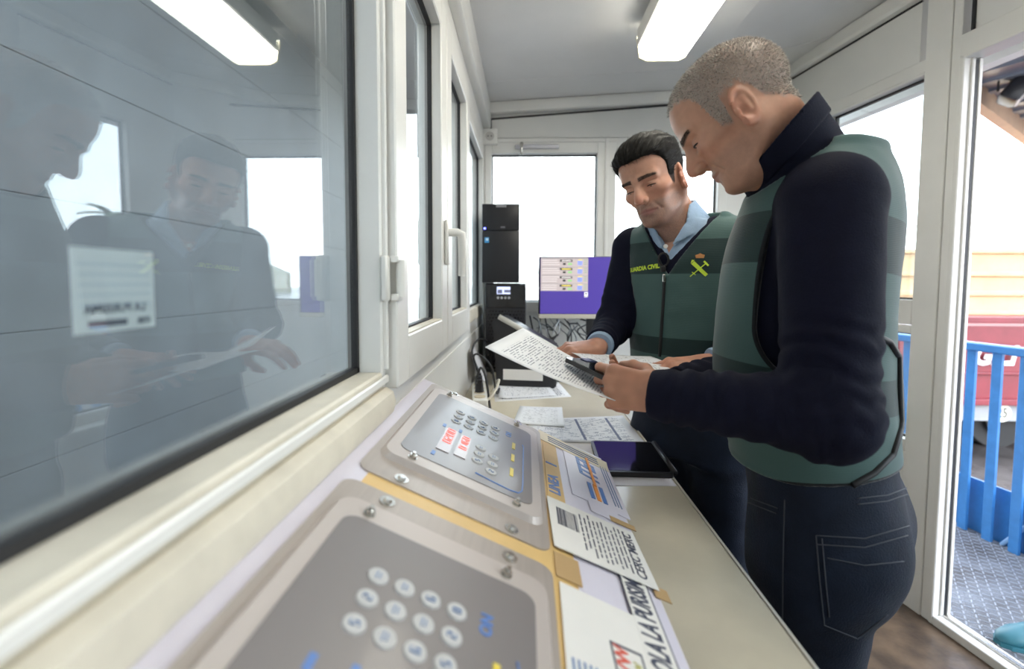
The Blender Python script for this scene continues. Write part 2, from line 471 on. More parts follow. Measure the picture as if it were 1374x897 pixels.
# ---- rear wall behind the photographer
wn = structure('wall_rear')
b = MB(); sbox(b, WN, -0.30, 2.1, -0.06, 0.0, 0.0, 2.55); b.build('panel', M_PANEL, wn)

# ---- roof overhang outside
b = MB(); sbox(b, WR, -3.1, 0.9, -0.42, -0.36, 2.20, 2.56); sbox(b, WR, -3.1, 0.9, -0.42, -0.05, 2.50, 2.56)
struct_mesh('roof_overhang', b, M_PANEL)

# ================================================================ outside
M_CHECK, nt, bs = new_mat('chequer_plate')
bs.inputs['Base Color'].default_value = (0.30, 0.33, 0.40, 1); bs.inputs['Metallic'].default_value = 0.25; bs.inputs['Roughness'].default_value = 0.38
tc = N(nt, 'ShaderNodeTexCoord'); mp = N(nt, 'ShaderNodeMapping'); mp.inputs['Rotation'].default_value = (0, 0, 0.7); mp.inputs['Scale'].default_value = (48, 48, 48)
ck = N(nt, 'ShaderNodeTexBrick', offset=0.5, _Scale=1.0, _Mortar_Size=0.28, _Mortar_Smooth=0.5, _Brick_Width=1.3, _Row_Height=0.55)
bp = N(nt, 'ShaderNodeBump', _Strength=0.9, _Distance=0.003)
no = N(nt, 'ShaderNodeTexNoise', _Scale=6.0, _Detail=6.0)
cr = N(nt, 'ShaderNodeValToRGB'); cr.color_ramp.elements[0].color = (0.07, 0.06, 0.055, 1); cr.color_ramp.elements[1].color = (0.19, 0.20, 0.22, 1)
cr.color_ramp.elements[0].position = 0.3; cr.color_ramp.elements[1].position = 0.6
nt.links.new(tc.outputs['Object'], mp.inputs[0]); nt.links.new(mp.outputs[0], ck.inputs['Vector']); nt.links.new(ck.outputs['Fac'], bp.inputs['Height'])
bp.invert = True
nt.links.new(bp.outputs[0], bs.inputs['Normal']); nt.links.new(tc.outputs['Object'], no.inputs['Vector']); nt.links.new(no.outputs['Fac'], cr.inputs[0]); nt.links.new(cr.outputs[0], bs.inputs['Base Color'])
b = MB(); sbox(b, WR, -1.8, 1.6, -0.91, -0.07, -0.05, 0.0)
land = struct_mesh('landing_platform', b, M_CHECK)
# raised tread bars in alternating directions
vv, ff = [], []
pitch_ = 0.026
for i in range(int(2.0 / pitch_)):
    for j in range(int(0.80 / pitch_)):
        s_, n_ = -0.95 + i * pitch_, -0.89 + j * pitch_
        a_ = math.radians(45 if (i + j) % 2 else -45)
        du, dv = Vector((math.cos(a_), math.sin(a_))) * 0.0125, Vector((-math.sin(a_), math.cos(a_))) * 0.0032
        k0 = len(vv)
        for (p, q, z) in ((-1, -1, 0), (1, -1, 0), (1, 1, 0), (-1, 1, 0), (-0.8, -0.5, 1), (0.8, -0.5, 1), (0.8, 0.5, 1), (-0.8, 0.5, 1)):
            vv.append(WR.P(s_ + du.x * p + dv.x * q, n_ + du.y * p + dv.y * q, -0.0005 + 0.0022 * z))
        ff += [(k0 + 4, k0 + 5, k0 + 6, k0 + 7)] + [(k0 + m_, k0 + (m_ + 1) % 4, k0 + 4 + (m_ + 1) % 4, k0 + 4 + m_) for m_ in range(4)]
me = bpy.data.meshes.new('tread_pattern'); me.from_pydata([tuple(p) for p in vv], [], ff); me.materials.append(mat('worn_tread_metal', (0.30, 0.32, 0.36), 0.35, metal=0.5))
o = link(bpy.data.objects.new('tread_pattern', me), land); o['kind'] = 'stuff'

rail = thing('guard_railing', 'bright blue steel railing along the landing outside the door', 'railing', WR.P(0.3, -0.87, 0))
Mi = rail.matrix_basis.inverted()
def sub(mb, nm, m, parent, Mi, **kw):
    bmesh.ops.transform(mb.bm, matrix=Mi, verts=mb.bm.verts[:])
    return mb.build(nm, m, parent, **kw)
b = MB(); sbox(b, WR, -1.75, 1.5, -0.895, -0.845, 0.955, 0.998, bevel=0.006); sub(b, 'top_rail', M_BLUE, rail, Mi, smooth=35)
b = MB(); sbox(b, WR, -1.75, 1.5, -0.935, -0.925, -0.12, 0.27); sub(b, 'kick_plate', M_BLUE, rail, Mi)
for k in range(-12, 9):
    s = 0.458 + 0.115 * k
    b = MB(); sbox(b, WR, s - 0.021, s + 0.021, -0.879, -0.861, 0.0, 0.956, bevel=0.002); sub(b, 'baluster', M_BLUE, rail, Mi)
b = MB(); b.tube([WR.P(0.30, -0.90, 0.0), WR.P(0.20, -0.91, 0.16)], 0.010, seg=8); sub(b, 'brace', mat('pale_blue_paint', (0.3, 0.5, 0.75), 0.4), rail, Mi)

# ground
M_GROUND = mat('wet_mud_ground', (0.13, 0.115, 0.11), 0.25, col2=(0.035, 0.03, 0.028), vscale=1.6, bump=0.6, bscale=9)
b = MB(); b.box((0, 20, -0.66), (260, 260, 0.1))
struct_mesh('ground', b, M_GROUND)

# red trailer
M_RED = mat('red_trailer_paint', (0.24, 0.028, 0.040), 0.4, var=0.25, vscale=4)
M_WHT = mat('white_lettering', (0.85, 0.85, 0.85), 0.5)
M_TYRE = mat('tyre_rubber', (0.02, 0.02, 0.02), 0.7)
M_GREYP = mat('grey_chassis', (0.35, 0.36, 0.37), 0.5, var=0.2)
tr = thing('truck_trailer', 'dark red truck trailer with white lettering outside the door', 'trailer', (6.0, 5.3, -0.61))
T = Matrix.Translation((-6.0, -5.3, 0.61))
def tpart(mb, nm, m, **kw): return sub(mb, nm, m, tr, T, **kw)
b = MB(); b.box((6.3, 6.4, 0.38), (4.4, 2.2, 0.90)); tpart(b, 'side_board', M_RED)
for z, h, t in ((0.90, 0.07, 0.05), (0.60, 0.03, 0.03), (0.30, 0.03, 0.03), (-0.02, 0.07, 0.05)):
    b = MB(); b.box((6.3, 5.29, z), (4.44, t * 2, h), bevel=0.01); tpart(b, 'side_rib', M_RED)
for x in (4.2, 5.9, 7.0, 8.0):
    b = MB(); b.box((x, 5.28, 0.42), (0.08, 0.06, 0.9), bevel=0.008); tpart(b, 'side_post', M_RED)
b = MB(); b.box((6.3, 5.5, -0.16), (4.4, 0.35, 0.18)); tpart(b, 'chassis_beam', M_GREYP)
for x in (5.55, 6.7):
    wp = MB(); wp.cyl((x, 5.65, -0.26), 0.36, 0.28, axis='Y', seg=36); wp.cyl((x, 5.49, -0.26), 0.20, 0.06, axis='Y', seg=24)
    tpart(wp, 'wheel', M_TYRE, smooth=35)
disc = MB(); disc.cyl((5.371, 5.31, -0.155), 0.10, 0.02, axis='Y', seg=32); tpart(disc, 'speed_plate', mat('plate_cream', (0.78, 0.76, 0.62), 0.5), smooth=35)
RX = Matrix.Rotation(math.pi / 2, 4, 'X')
text_obj('speed_number', '25', 0.15, M_GASKET, T @ Matrix.Translation((5.371, 5.298, -0.155)) @ RX, tr, bold=0.002, sx=0.75)
text_obj('lettering', 'GILI', 0.29, M_WHT, T @ Matrix.Translation((5.20, 5.258, 0.495)) @ RX, tr, bold=0.012, shear=0.25, sx=0.92)
# yellow tipper behind
M_YEL = mat('overexposed_yellow_paint', (0.72, 0.55, 0.30), 0.45, var=0.2, vscale=3)  # outdoor overexposure is put into the colour as a paler, desaturated yellow
ty = thing('tipper_body', 'pale yellow tipper body behind the red trailer', 'trailer', (8.0, 7.4, -0.61))
T2 = Matrix.Translation((-8.0, -7.4, 0.61))
b = MB(); b.box((8.4, 8.5, 0.85), (7.0, 2.2, 1.85)); sub(b, 'tipper_box', M_YEL, ty, T2)
for z in (1.80, 1.45, 1.15, 0.85):
    b = MB(); b.box((8.4, 7.37, z), (7.04, 0.08, 0.07), bevel=0.01); sub(b, 'side_rib', M_YEL, ty, T2)
for x in (6.2, 8.2):
    wp = MB(); wp.cyl((x, 7.7, -0.20), 0.41, 0.28, axis='Y', seg=32); sub(wp, 'wheel', M_TYRE, ty, T2, smooth=35)

# canopy over the lane with a floodlight
M_CORR = mat('galvanised_soffit', (0.30, 0.33, 0.38), 0.4, metal=0.5)
M_TAN = mat('tan_fascia', (0.62, 0.42, 0.27), 0.5, var=0.15)
cn = thing('lane_canopy', 'corrugated canopy with tan fascia high above the trailers', 'canopy', (4.3, 4.7, -0.61))
Tc = Matrix.Translation((-4.3, -4.7, 0.61))
ang = math.atan2(0.81, 1.17)
Mc = Matrix.Translation((4.35, 4.78, 3.2)) @ Matrix.Rotation(ang, 4, 'Z')
b = MB(); b.box((1.5, 0.05, 0.06), (7.4, 0.10, 0.24), M=Mc); sub(b, 'fascia', M_TAN, cn, Tc)
b = MB(); b.box((1.5, -1.3, 0.14), (7.4, 2.6, 0.02), M=Mc); sub(b, 'roof_sheet', M_CORR, cn, Tc)
for k in range(22):
    b = MB(); b.box((-2.1 + k * 0.34, -1.3, 0.115), (0.10, 2.6, 0.03), M=Mc); sub(b, 'sheet_rib', M_CORR, cn, Tc)
for x, y_ in ((-2.1, -2.4), (5.0, -0.2)):
    b = MB(); b.box((x, y_, -1.85), (0.14, 0.14, 3.95), M=Mc); sub(b, 'post', M_GREYP, cn, Tc)
fl = thing('floodlight', 'black floodlight hung under the tan canopy edge', 'floodlight', Mc @ Vector((0.42, -0.22, 0.0)))
Mf = Matrix.Rotation(ang + 0.3, 4, 'Z') @ Matrix.Rotation(0.6, 4, 'X')
b = MB(); b.box((0, 0, 0), (0.28, 0.16, 0.22), M=Mf, bevel=0.03); b.build('lamp_housing', M_BLACKP, fl, smooth=40)
b = MB(); b.box((0, -0.085, 0), (0.22, 0.012, 0.17), M=Mf); b.build('lens', mat('floodlight_lens', (0.75, 0.72, 0.7), 0.15), fl)
b = MB(); b.tube([(-0.16, 0, 0), (-0.16, 0, 0.12), (0.16, 0, 0.12), (0.16, 0, 0)], 0.012); b.build('bracket', M_BLACKP, fl)

# shaded warehouse front on the other side of the big pane
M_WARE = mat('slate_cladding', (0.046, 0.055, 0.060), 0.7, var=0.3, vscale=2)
wh = thing('warehouse', 'slate grey clad warehouse front seen through the big pane', 'building', (-2.9, 1.5, -0.61))
Tw = Matrix.Translation((2.9, -1.5, 0.61))
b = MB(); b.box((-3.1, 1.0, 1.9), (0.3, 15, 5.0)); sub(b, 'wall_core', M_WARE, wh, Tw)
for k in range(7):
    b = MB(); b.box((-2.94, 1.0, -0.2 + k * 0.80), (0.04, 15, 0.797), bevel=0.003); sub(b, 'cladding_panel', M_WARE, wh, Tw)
b = MB(); b.box((-2.3, 1.0, 4.45), (1.9, 15.4, 0.12)); sub(b, 'shading_eaves', M_WARE, wh, Tw)  # overhang added to keep the cladding below it in shade
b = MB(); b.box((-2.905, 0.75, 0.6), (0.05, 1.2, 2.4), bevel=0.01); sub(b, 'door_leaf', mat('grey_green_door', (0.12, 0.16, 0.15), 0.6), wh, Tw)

# hills and palms far to the right (they show in the pane's reflection)
M_HILL = mat('scrub_hills', (0.10, 0.13, 0.06), 0.9, col2=(0.22, 0.17, 0.11), vscale=0.4)
b = MB()
hx = []
for k in range(41):
    a = math.radians(27 + k * 2.2)
    hx.append((math.sin(a), math.cos(a), 2.6 + 1.5 * math.sin(k * 0.7) + 0.9 * math.sin(k * 1.9) + 0.6 * random.random()))
for r0, r1, hs in ((85, 100, 1.0),):
    rows = []
    for (sx, cx, h) in hx:
        rows.append([b.bm.verts.new((sx * r0, cx * r0, -0.7)), b.bm.verts.new((sx * (r0 + 4), cx * (r0 + 4), h * 0.8)), b.bm.verts.new((sx * (r0 + 9), cx * (r0 + 9), h)), b.bm.verts.new((sx * r1, cx * r1, -0.7))])
    for i in range(40):
        for j in range(3): b.bm.faces.new((rows[i][j], rows[i + 1][j], rows[i + 1][j + 1], rows[i][j + 1]))
struct_mesh('hills', b, M_HILL, smooth=True)
M_TRUNK = mat('palm_trunk', (0.20, 0.14, 0.09), 0.9, bump=0.5, bscale=8)
M_FROND = mat('palm_frond', (0.07, 0.11, 0.04), 0.6)
def palm(loc, h, lab):
    p = thing('palm_tree', lab, 'tree', loc, 'palms on the horizon')
    b = MB(); b.tube([(0, 0, 0), (0.1, 0, h * 0.4), (0.05, 0.05, h * 0.75), (0, 0, h)], [0.35, 0.26, 0.24, 0.26], seg=10); b.build('trunk', M_TRUNK, p, smooth=True)
    fm = None
    for k in range(16):
        a = k * 2.399; el = 0.9 - 1.3 * (k / 16)
        if fm is None:
            f = MB(); n = 7
            L = [[(t * 1.7, s * 0.28 * math.sin(math.pi * min(1, t + 0.12)), -0.9 * t * t - abs(s) * 0.12) for s in (-1, 0, 1)] for t in [i / n for i in range(n + 1)]]
            f.sheet(L, 0.02); o = f.build('frond', M_FROND, p); fm = o.data
        else:
            o = link(bpy.data.objects.new('frond', fm), p)
        o.matrix_basis = Matrix.Translation((0, 0, h)) @ Matrix.Rotation(a, 4, 'Z') @ Matrix.Rotation(-el, 4, 'Y')
    return p
palm((26.6, 30.0, -0.61), 6.2, 'palm tree on the horizon, the taller one in the pane reflection')
palm((45.5, 52.0, -0.61), 7.6, 'palm tree on the horizon, further from the booth')

# turquoise shoe on the landing
M_TEAL = mat('turquoise_rubber', (0.03, 0.15, 0.19), 0.45, var=0.1)
sh = thing('work_shoe', 'turquoise rubber shoe resting on the metal landing', 'shoe', (1.71, 1.655, 0.0))
b = MB(); secs = [(0.0, 0.010, 0.020, 0.012), (0.02, 0.030, 0.026, 0.022), (0.06, 0.042, 0.032, 0.030), (0.11, 0.044, 0.036, 0.036), (0.16, 0.038, 0.045, 0.046), (0.20, 0.034, 0.05, 0.052), (0.25, 0.034, 0.05, 0.052), (0.28, 0.026, 0.045, 0.045), (0.29, 0.008, 0.04, 0.03)]
rings = [[b.bm.verts.new((x, math.cos(2 * math.pi * k / 20) * wd, max(0.014, zc + math.sin(2 * math.pi * k / 20) * hh))) for k in range(20)] for x, wd, zc, hh in secs]
for i in range(len(rings) - 1):
    for k in range(20): b.bm.faces.new((rings[i][k], rings[i][(k + 1) % 20], rings[i + 1][(k + 1) % 20], rings[i + 1][k]))
b.bm.faces.new(rings[0]); b.bm.faces.new(rings[-1][::-1])
b.build('upper', M_TEAL, sh, smooth=True)
b = MB(); b.prism([(x, wd + 0.004) for x, wd, _, _ in secs] + [(x, -wd - 0.004) for x, wd, _, _ in secs[::-1]], 0.0, 0.015); b.build('sole', M_TEAL, sh)
# ================================================================ fixtures and furniture
# fluorescent lamp
lamp = thing('ceiling_lamp', 'long fluorescent ceiling lamp with ribbed diffuser', 'lamp', (0.53, 1.2, 2.31))
b = MB(); b.box((0, 0, -0.055), (0.205, 1.36, 0.07), bevel=0.006); b.build('housing', M_WHITEP, lamp)
M_DIFF = emit_mat('lit_diffuser', (1.0, 0.95, 0.82), 8.0)
b = MB(); poly = [(-0.100, -0.045), (-0.088, -0.125), (-0.06, -0.138), (0.06, -0.138), (0.088, -0.125), (0.100, -0.045)]
ra = [b.bm.verts.new((x, -0.685, z)) for x, z in poly]; rb = [b.bm.verts.new((x, 0.685, z)) for x, z in poly]
b.bm.faces.new(ra); b.bm.faces.new(rb[::-1])
for i in range(6): b.bm.faces.new((ra[i], ra[(i + 1) % 6], rb[(i + 1) % 6], rb[i]))
b.build('diffuser', M_DIFF, lamp)
M_DIFE = mat('diffuser_end', (0.86, 0.82, 0.62), 0.35)
for s in (-1, 1):
    b = MB(); ra = [b.bm.verts.new((x * 1.02, s * 0.686, z * 1.015)) for x, z in poly]; rb = [b.bm.verts.new((x * 1.02, s * 0.70, z * 1.0)) for x, z in poly]
    b.bm.faces.new(ra); b.bm.faces.new(rb[::-1])
    for i in range(6): b.bm.faces.new((ra[i], ra[(i + 1) % 6], rb[(i + 1) % 6], rb[i]))
    b.build('end_cap', M_DIFE, lamp)
    b = MB(); b.box((-0.075, s * 0.66, -0.112), (0.012, 0.02, 0.03), bevel=0.002); b.build('clip', M_STEEL, lamp)

# wall socket, conduit, hook latch on the back post
so = thing('wall_socket', 'square white power socket on the corner post', 'socket', WB.P(-0.205, 0.002, 2.098))
b = MB(); b.box((0, -0.014, 0), (0.085, 0.028, 0.085), bevel=0.006); b.build('socket_box', M_WHITEP, so, smooth=35)
b = MB(); b.cyl((0, -0.0285, 0), 0.024, 0.004, axis='Y', seg=28); b.build('socket_face', mat('socket_recess', (0.55, 0.53, 0.5), 0.5), so, smooth=35)
for dx in (-0.009, 0.009):
    b = MB(); b.cyl((dx, -0.031, 0), 0.0035, 0.003, axis='Y', seg=10); b.build('pin_hole', M_GASKET, so)
cdt = MB(); cdt.box((0, 0, 0), (0.03, 0.024, 0.13), bevel=0.005)
o = cdt.build('cable_duct', M_CREAMP, None, smooth=35, M=Matrix.Translation(WB.P(-0.232, 0.014, 2.215))); tag(o, 'short cream cable duct above the socket in the corner', 'cable duct')
lt = thing('window_latch', 'steel latch bar with hook above the back window', 'latch', WB.P(0.02, 0.004, 2.045))
b = MB(); b.box((0.035, -0.006, 0), (0.24, 0.012, 0.022), bevel=0.002); b.build('latch_bar', mat('dull_zinc', (0.55, 0.55, 0.6), 0.4, metal=0.8), lt)
b = MB(); b.tube([(-0.05, -0.012, 0.02), (-0.05, -0.02, 0.0), (-0.05, -0.018, -0.03), (-0.053, -0.014, -0.05)], [0.009, 0.008, 0.005, 0.003], seg=10); b.build('hook', M_STEEL, lt, smooth=True)

# counter
ct = thing('counter_desk', 'long cream laminate counter along the glazed left wall', 'counter', (0.05, 0.8, 0.0))
b = MB(); b.box((0.05, 0.755, 0.835), (0.58, 3.70, 0.03), bevel=0.004)
sub(b, 'worktop', M_COUNTER, ct, Matrix.Translation((-0.05, -0.8, 0)))
b = MB(); b.box((0.3425, 0.755, 0.835), (0.004, 3.70, 0.031)); sub(b, 'edge_strip', mat('aluminium_edge', (0.70, 0.66, 0.58), 0.35), ct, Matrix.Translation((-0.05, -0.8, 0)))
for yy in (-0.9, 0.4, 1.55, 2.5):
    b = MB(); b.box((0.06, yy, 0.41), (0.45, 0.03, 0.82)); sub(b, 'support_panel', M_COUNTER, ct, Matrix.Translation((-0.05, -0.8, 0)))

# ---- the sloping weighing console
LU = 0.4463
cs_, sn_ = 0.408 / LU, 0.181 / LU
# local axes: X = +Y world (operator's right), Y = up the slope (towards the glass), Z = out of the face
Mcon = Matrix(((0, -cs_, sn_, 0.173), (1, 0, 0, 0.0), (0, sn_, cs_, 0.892), (0, 0, 0, 1)))
def cu(u, y): return (y, LU - u)          # u measured down from the top edge, y along the wall
con = thing('weighing_console', 'sloping weighbridge console with two grey indicator panels', 'console', M=Mcon)
M_LILAC = mat('lilac_white_lacquer', (0.70, 0.66, 0.74), 0.33, var=0.05)
M_OCHRE = mat('ochre_band', (0.72, 0.48, 0.19), 0.42, var=0.10, vscale=20)
M_PLATE = mat('brushed_grey_steel', (0.43, 0.375, 0.335), 0.40, metal=0.3, var=0.10, vscale=30, stretch=(0.2, 4, 1))
M_COVER = mat('taupe_cover', (0.50, 0.44, 0.405), 0.40, metal=0.15)
M_FACE = mat('smoke_grey_foil', (0.205, 0.182, 0.178), 0.36, coat=0.12)
M_KEY = mat('pale_keys', (0.50, 0.49, 0.48), 0.5)
M_KEYI = mat('key_print_blue', (0.16, 0.24, 0.42), 0.5)
M_LINE = mat('blue_foil_line', (0.09, 0.20, 0.50), 0.4)
M_YELF = mat('yellow_foil', (0.80, 0.62, 0.08), 0.4)
M_INK = mat('dark_ink', (0.06, 0.065, 0.10), 0.5)
# cabinet body (wedge down to the counter)
b = MB()
y0, y1 = -0.35, 1.055
zt, zb = -0.001, None
Minv = Mcon.inverted()
pr = [(-0.235, 0.852), (-0.235, 1.0715), (0.172, 0.891), (0.172, 0.852)]
ra = [b.bm.verts.new(Minv @ Vector((x, y0, z))) for x, z in pr]; rb = [b.bm.verts.new(Minv @ Vector((x, y1, z))) for x, z in pr]
b.bm.faces.new(ra); b.bm.faces.new(rb[::-1])
for i in range(4): b.bm.faces.new((ra[i], ra[(i + 1) % 4], rb[(i + 1) % 4], rb[i]))
b.build('cabinet', M_BLACKP, con)
b = MB(); x0, yb = cu(LU, y0); b.box(((y0 + y1) / 2, LU / 2, 0.0), (y1 - y0, LU + 0.004, 0.004), bevel=0.0015)
b.build('top_sheet', M_LILAC, con)
def rrect(x0, x1, y0, y1, r, n=6):
    pts = []
    for cx, cy, a0 in ((x1 - r, y1 - r, 0), (x0 + r, y1 - r, 90), (x0 + r, y0 + r, 180), (x1 - r, y0 + r, 270)):
        for k in range(n + 1):
            a = math.radians(a0 + 90 * k / n); pts.append((cx + r * math.cos(a), cy + r * math.sin(a)))
    return pts
def plate(nm, m, u0, u1, y0, y1, r, z0, z1, parent, smooth=False):
    b = MB(); b.prism(rrect(y0, y1, LU - u1, LU - u0, r), z0, z1)
    return b.build(nm, m, parent)
# ochre band behind both indicators
b = MB(); b.prism([(-0.30, LU - 0.325), (-0.30, LU - 0.03), (1.02, LU - 0.045), (1.035, LU - 0.325)], 0.0015, 0.0026); b.build('ochre_field', M_OCHRE, con)
M_RED7 = emit_mat('red_digits', (1.0, 0.10, 0.08), 0.9)
M_DISP = mat('display_window', (0.34, 0.27, 0.26), 0.25)
SEG = {'0': 'abcdef', '1': 'bc', '2': 'abged', '3': 'abgcd', '4': 'fgbc', '5': 'afgcd', '6': 'afgedc', '7': 'abc', '8': 'abcdefg'}
def digit(b, ch, x, y, w, h, z, t):
    for s in SEG[ch]:
        c, sz = {'a': ((0, h / 2), (w, t)), 'd': ((0, -h / 2), (w, t)), 'g': ((0, 0), (w, t)), 'b': ((w / 2, h / 4), (t, h / 2)), 'c': ((w / 2, -h / 4), (t, h / 2)), 'f': ((-w / 2, h / 4), (t, h / 2)), 'e': ((-w / 2, -h / 4), (t, h / 2))}[s]
        b.box((x + c[0], y + c[1], z), (sz[0], sz[1], 0.0008))
def indicator(yA, lab):
    """yA = near edge of the plate along the wall; plate 0.27 x 0.45"""
    pl_ = plate('indicator_panel', M_PLATE, 0.022, 0.291, yA, yA + 0.480, 0.018, 0.0018, 0.0045, con)
    pl_['label'] = lab
    # raised cover with a bevelled foot
    b = MB()
    o0 = rrect(yA + 0.050, yA + 0.438, LU - 0.283, LU - 0.032, 0.022); o1 = rrect(yA + 0.055, yA + 0.433, LU - 0.278, LU - 0.037, 0.02)
    r0 = [b.bm.verts.new((x, y, 0.0045)) for x, y in o0]; r1 = [b.bm.verts.new((x, y, 0.0125)) for x, y in o1]
    b.bm.faces.new(r1)
    for i in range(len(r0)): b.bm.faces.new((r0[i], r0[(i + 1) % len(r0)], r1[(i + 1) % len(r0)], r1[i]))
    b.build('cover', M_COVER, pl_)
    plate('key_foil', M_FACE, 0.052, 0.263, yA + 0.082, yA + 0.402, 0.016, 0.0126, 0.0134, pl_)
    # screws: plate screws and cover studs
    for (u, y) in ((0.080, yA + 0.014), (0.236, yA + 0.014), (0.080, yA + 0.463), (0.236, yA + 0.463)):
        x, yy = cu(u, y); b = MB(); b.cyl((x, yy, 0.0052), 0.0095, 0.002, seg=24); b.cyl((x, yy, 0.0076), 0.0058, 0.004, r2=0.0042, seg=20); b.build('screw', M_STEEL, pl_, smooth=30)
    for (u, y) in ((0.078, yA + 0.066), (0.238, yA + 0.068), (0.072, yA + 0.414), (0.230, yA + 0.416)):
        x, yy = cu(u, y); b = MB(); b.cyl((x, yy, 0.0132), 0.0068, 0.002, seg=18); b.cyl((x, yy, 0.0160), 0.0054, 0.005, seg=6); b.cyl((x, yy, 0.0200), 0.0028, 0.004, seg=12); b.build('stud', M_STEEL, pl_, smooth=30)
    # displays
    for (uc, yc, hu, wy, txt) in ((0.111, yA + 0.178, 0.022, 0.098, '0200'), (0.139, yA + 0.178, 0.020, 0.088, '0160')):
        x, yy = cu(uc, yc); b = MB(); b.box((x, yy, 0.0140), (wy, hu, 0.0012)); dsp = b.build('display', M_DISP, pl_)
        b = MB()
        for k, ch in enumerate(txt): digit(b, ch, x - wy * 0.10 + (k - 0.5) * wy * 0.17 + wy * 0.1, yy, wy * 0.10, hu * 0.58, 0.0150, 0.0022)
        b.build('digits', M_RED7, dsp)
    # keys
    keys = [(0.110 + 0.0252 * i, yA + 0.334 - 0.0285 * j) for i in range(4) for j in range(3)] + [(0.168, yA + 0.205), (0.168, yA + 0.177), (0.168, yA + 0.149), (0.193, yA + 0.190), (0.193, yA + 0.160), (0.193, yA + 0.132)]
    km = None
    for u, y in keys:
        x, yy = cu(u, y)
        if km is None:
            b = MB(); b.cyl((0, 0, 0), 0.0098, 0.0016, seg=24, r2=0.0090); ko = b.build('key', M_KEY, pl_, smooth=30); km = ko.data
        else: ko = link(bpy.data.objects.new('key', km), pl_)
        ko.location = (x, yy, 0.0142)
        b = MB()
        q = random.random()
        if q < 0.5: digit(b, random.choice('23568'), 0, 0, 0.0042, 0.0075, 0.0012, 0.0011)
        else: b.box((0, 0.0015, 0.0012), (0.009, 0.0012, 0.0006)); b.box((0, -0.0018, 0.0012), (0.007, 0.0012, 0.0006))
        b.build('key_print', M_KEYI, ko)
    # yellow marks, blue loop line, blue print
    for dy in (0.284, 0.226, 0.165):
        x, yy = cu(0.227, yA + dy); b = MB(); b.box((x, yy, 0.0138), (0.030, 0.0062, 0.0008)); b.build('foil_mark', M_YELF, pl_)
    pts = [cu(0.245, yA + 0.31), cu(0.247, yA + 0.30)] + [cu(0.247, yA + 0.30 - k * 0.02) for k in range(1, 9)] + [cu(0.246, yA + 0.115), cu(0.240, yA + 0.103), cu(0.226, yA + 0.100), cu(0.20, yA + 0.102), cu(0.17, yA + 0.106)]
    b = MB(); b.tube([(x, y, 0.0134) for x, y in pts], 0.0012, seg=6); b.build('foil_line', M_LINE, pl_)
    R = Matrix.Translation((*cu(0.215, yA + 0.335), 0.0136))
    text_obj('foil_print', 'ON', 0.016, M_LINE, R, pl_, bold=0.0006)
    for (u, y) in ((0.095, yA + 0.235), (0.125, yA + 0.24), (0.06 + 0.04, yA + 0.11)):
        x, yy = cu(u, y); b = MB(); b.box((x, yy, 0.0137), (0.014, 0.006, 0.0006)); b.build('foil_mark', M_LINE, pl_)
indicator(0.565, 'far grey indicator panel with two red displays')
indicator(0.055, 'near grey indicator panel with round pale keys')

# stickers on the right-hand margin (text runs away from the camera, read from the counter side)
M_PAPER = mat('label_paper', (0.80, 0.77, 0.72), 0.5, var=0.05)
def strip(nm, m, u0, u1, y0, y1, z, parent=con, rot=0.0, t=0.0008):
    x, yy = (y0 + y1) / 2, LU - (u0 + u1) / 2
    b = MB(); b.box((0, 0, 0), (y1 - y0, u1 - u0, t))
    return b.build(nm, m, parent, M=Matrix.Translation((x, yy, z)) @ Matrix.Rotation(rot, 4, 'Z'))
def ctext(nm, txt, size, m, u, y, z, parent=con, rot=0.0, **kw):
    return text_obj(nm, txt, size, m, Matrix.Translation((y, LU - u, z)) @ Matrix.Rotation(rot, 4, 'Z'), parent, ext=0.0002, **kw)
strip('ochre_sticker', M_OCHRE, 0.296, 0.327, 0.72, 0.985, 0.0032)
ctext('sticker_text', 'LINEA', 0.028, M_LINE, 0.311, 0.785, 0.0038, bold=0.0009)
ctext('sticker_text', '1', 0.028, M_LINE, 0.311, 0.873, 0.0038, bold=0.002)
lg = strip('logo_plate', M_LILAC, 0.345, 0.455, 0.78, 1.03, 0.0030)
M_ORG = mat('orange_print', (0.80, 0.30, 0.06), 0.5)
ctext('logo_letters', 'ITER', 0.056, M_LINE, 0.396, 0.935, 0.0036, bold=0.0016, shear=0.35, sx=1.0)
for k, (uu, mm) in enumerate(((0.388, M_LINE), (0.400, M_ORG), (0.412, M_LINE))):
    strip('logo_stripe', mm, uu - 0.004, uu + 0.004, 0.80, 0.865 + 0.0 * k, 0.0038)
strip('logo_stripe', M_ORG, 0.398, 0.404, 0.86, 1.00, 0.0046)
for k in range(3): strip('small_print', M_KEYI, 0.432 + k * 0.006, 0.434 + k * 0.006, 0.81, 0.99, 0.0036)
# taped list at the far end
M_OLD = mat('yellowed_paper', (0.74, 0.66, 0.50), 0.55, var=0.12, vscale=30)
strip('taped_list', M_OLD, 0.285, 0.455, 0.985, 1.045, 0.0035, rot=-0.10)
for k in range(3): strip('list_print', M_KEYI, 0.31, 0.43, 0.998 + k * 0.013, 1.001 + k * 0.013, 0.0045, rot=-0.10)
# small empty plate outline
fr = strip('blank_plate', M_LILAC, 0.375, 0.43, 0.745, 0.79, 0.0034)
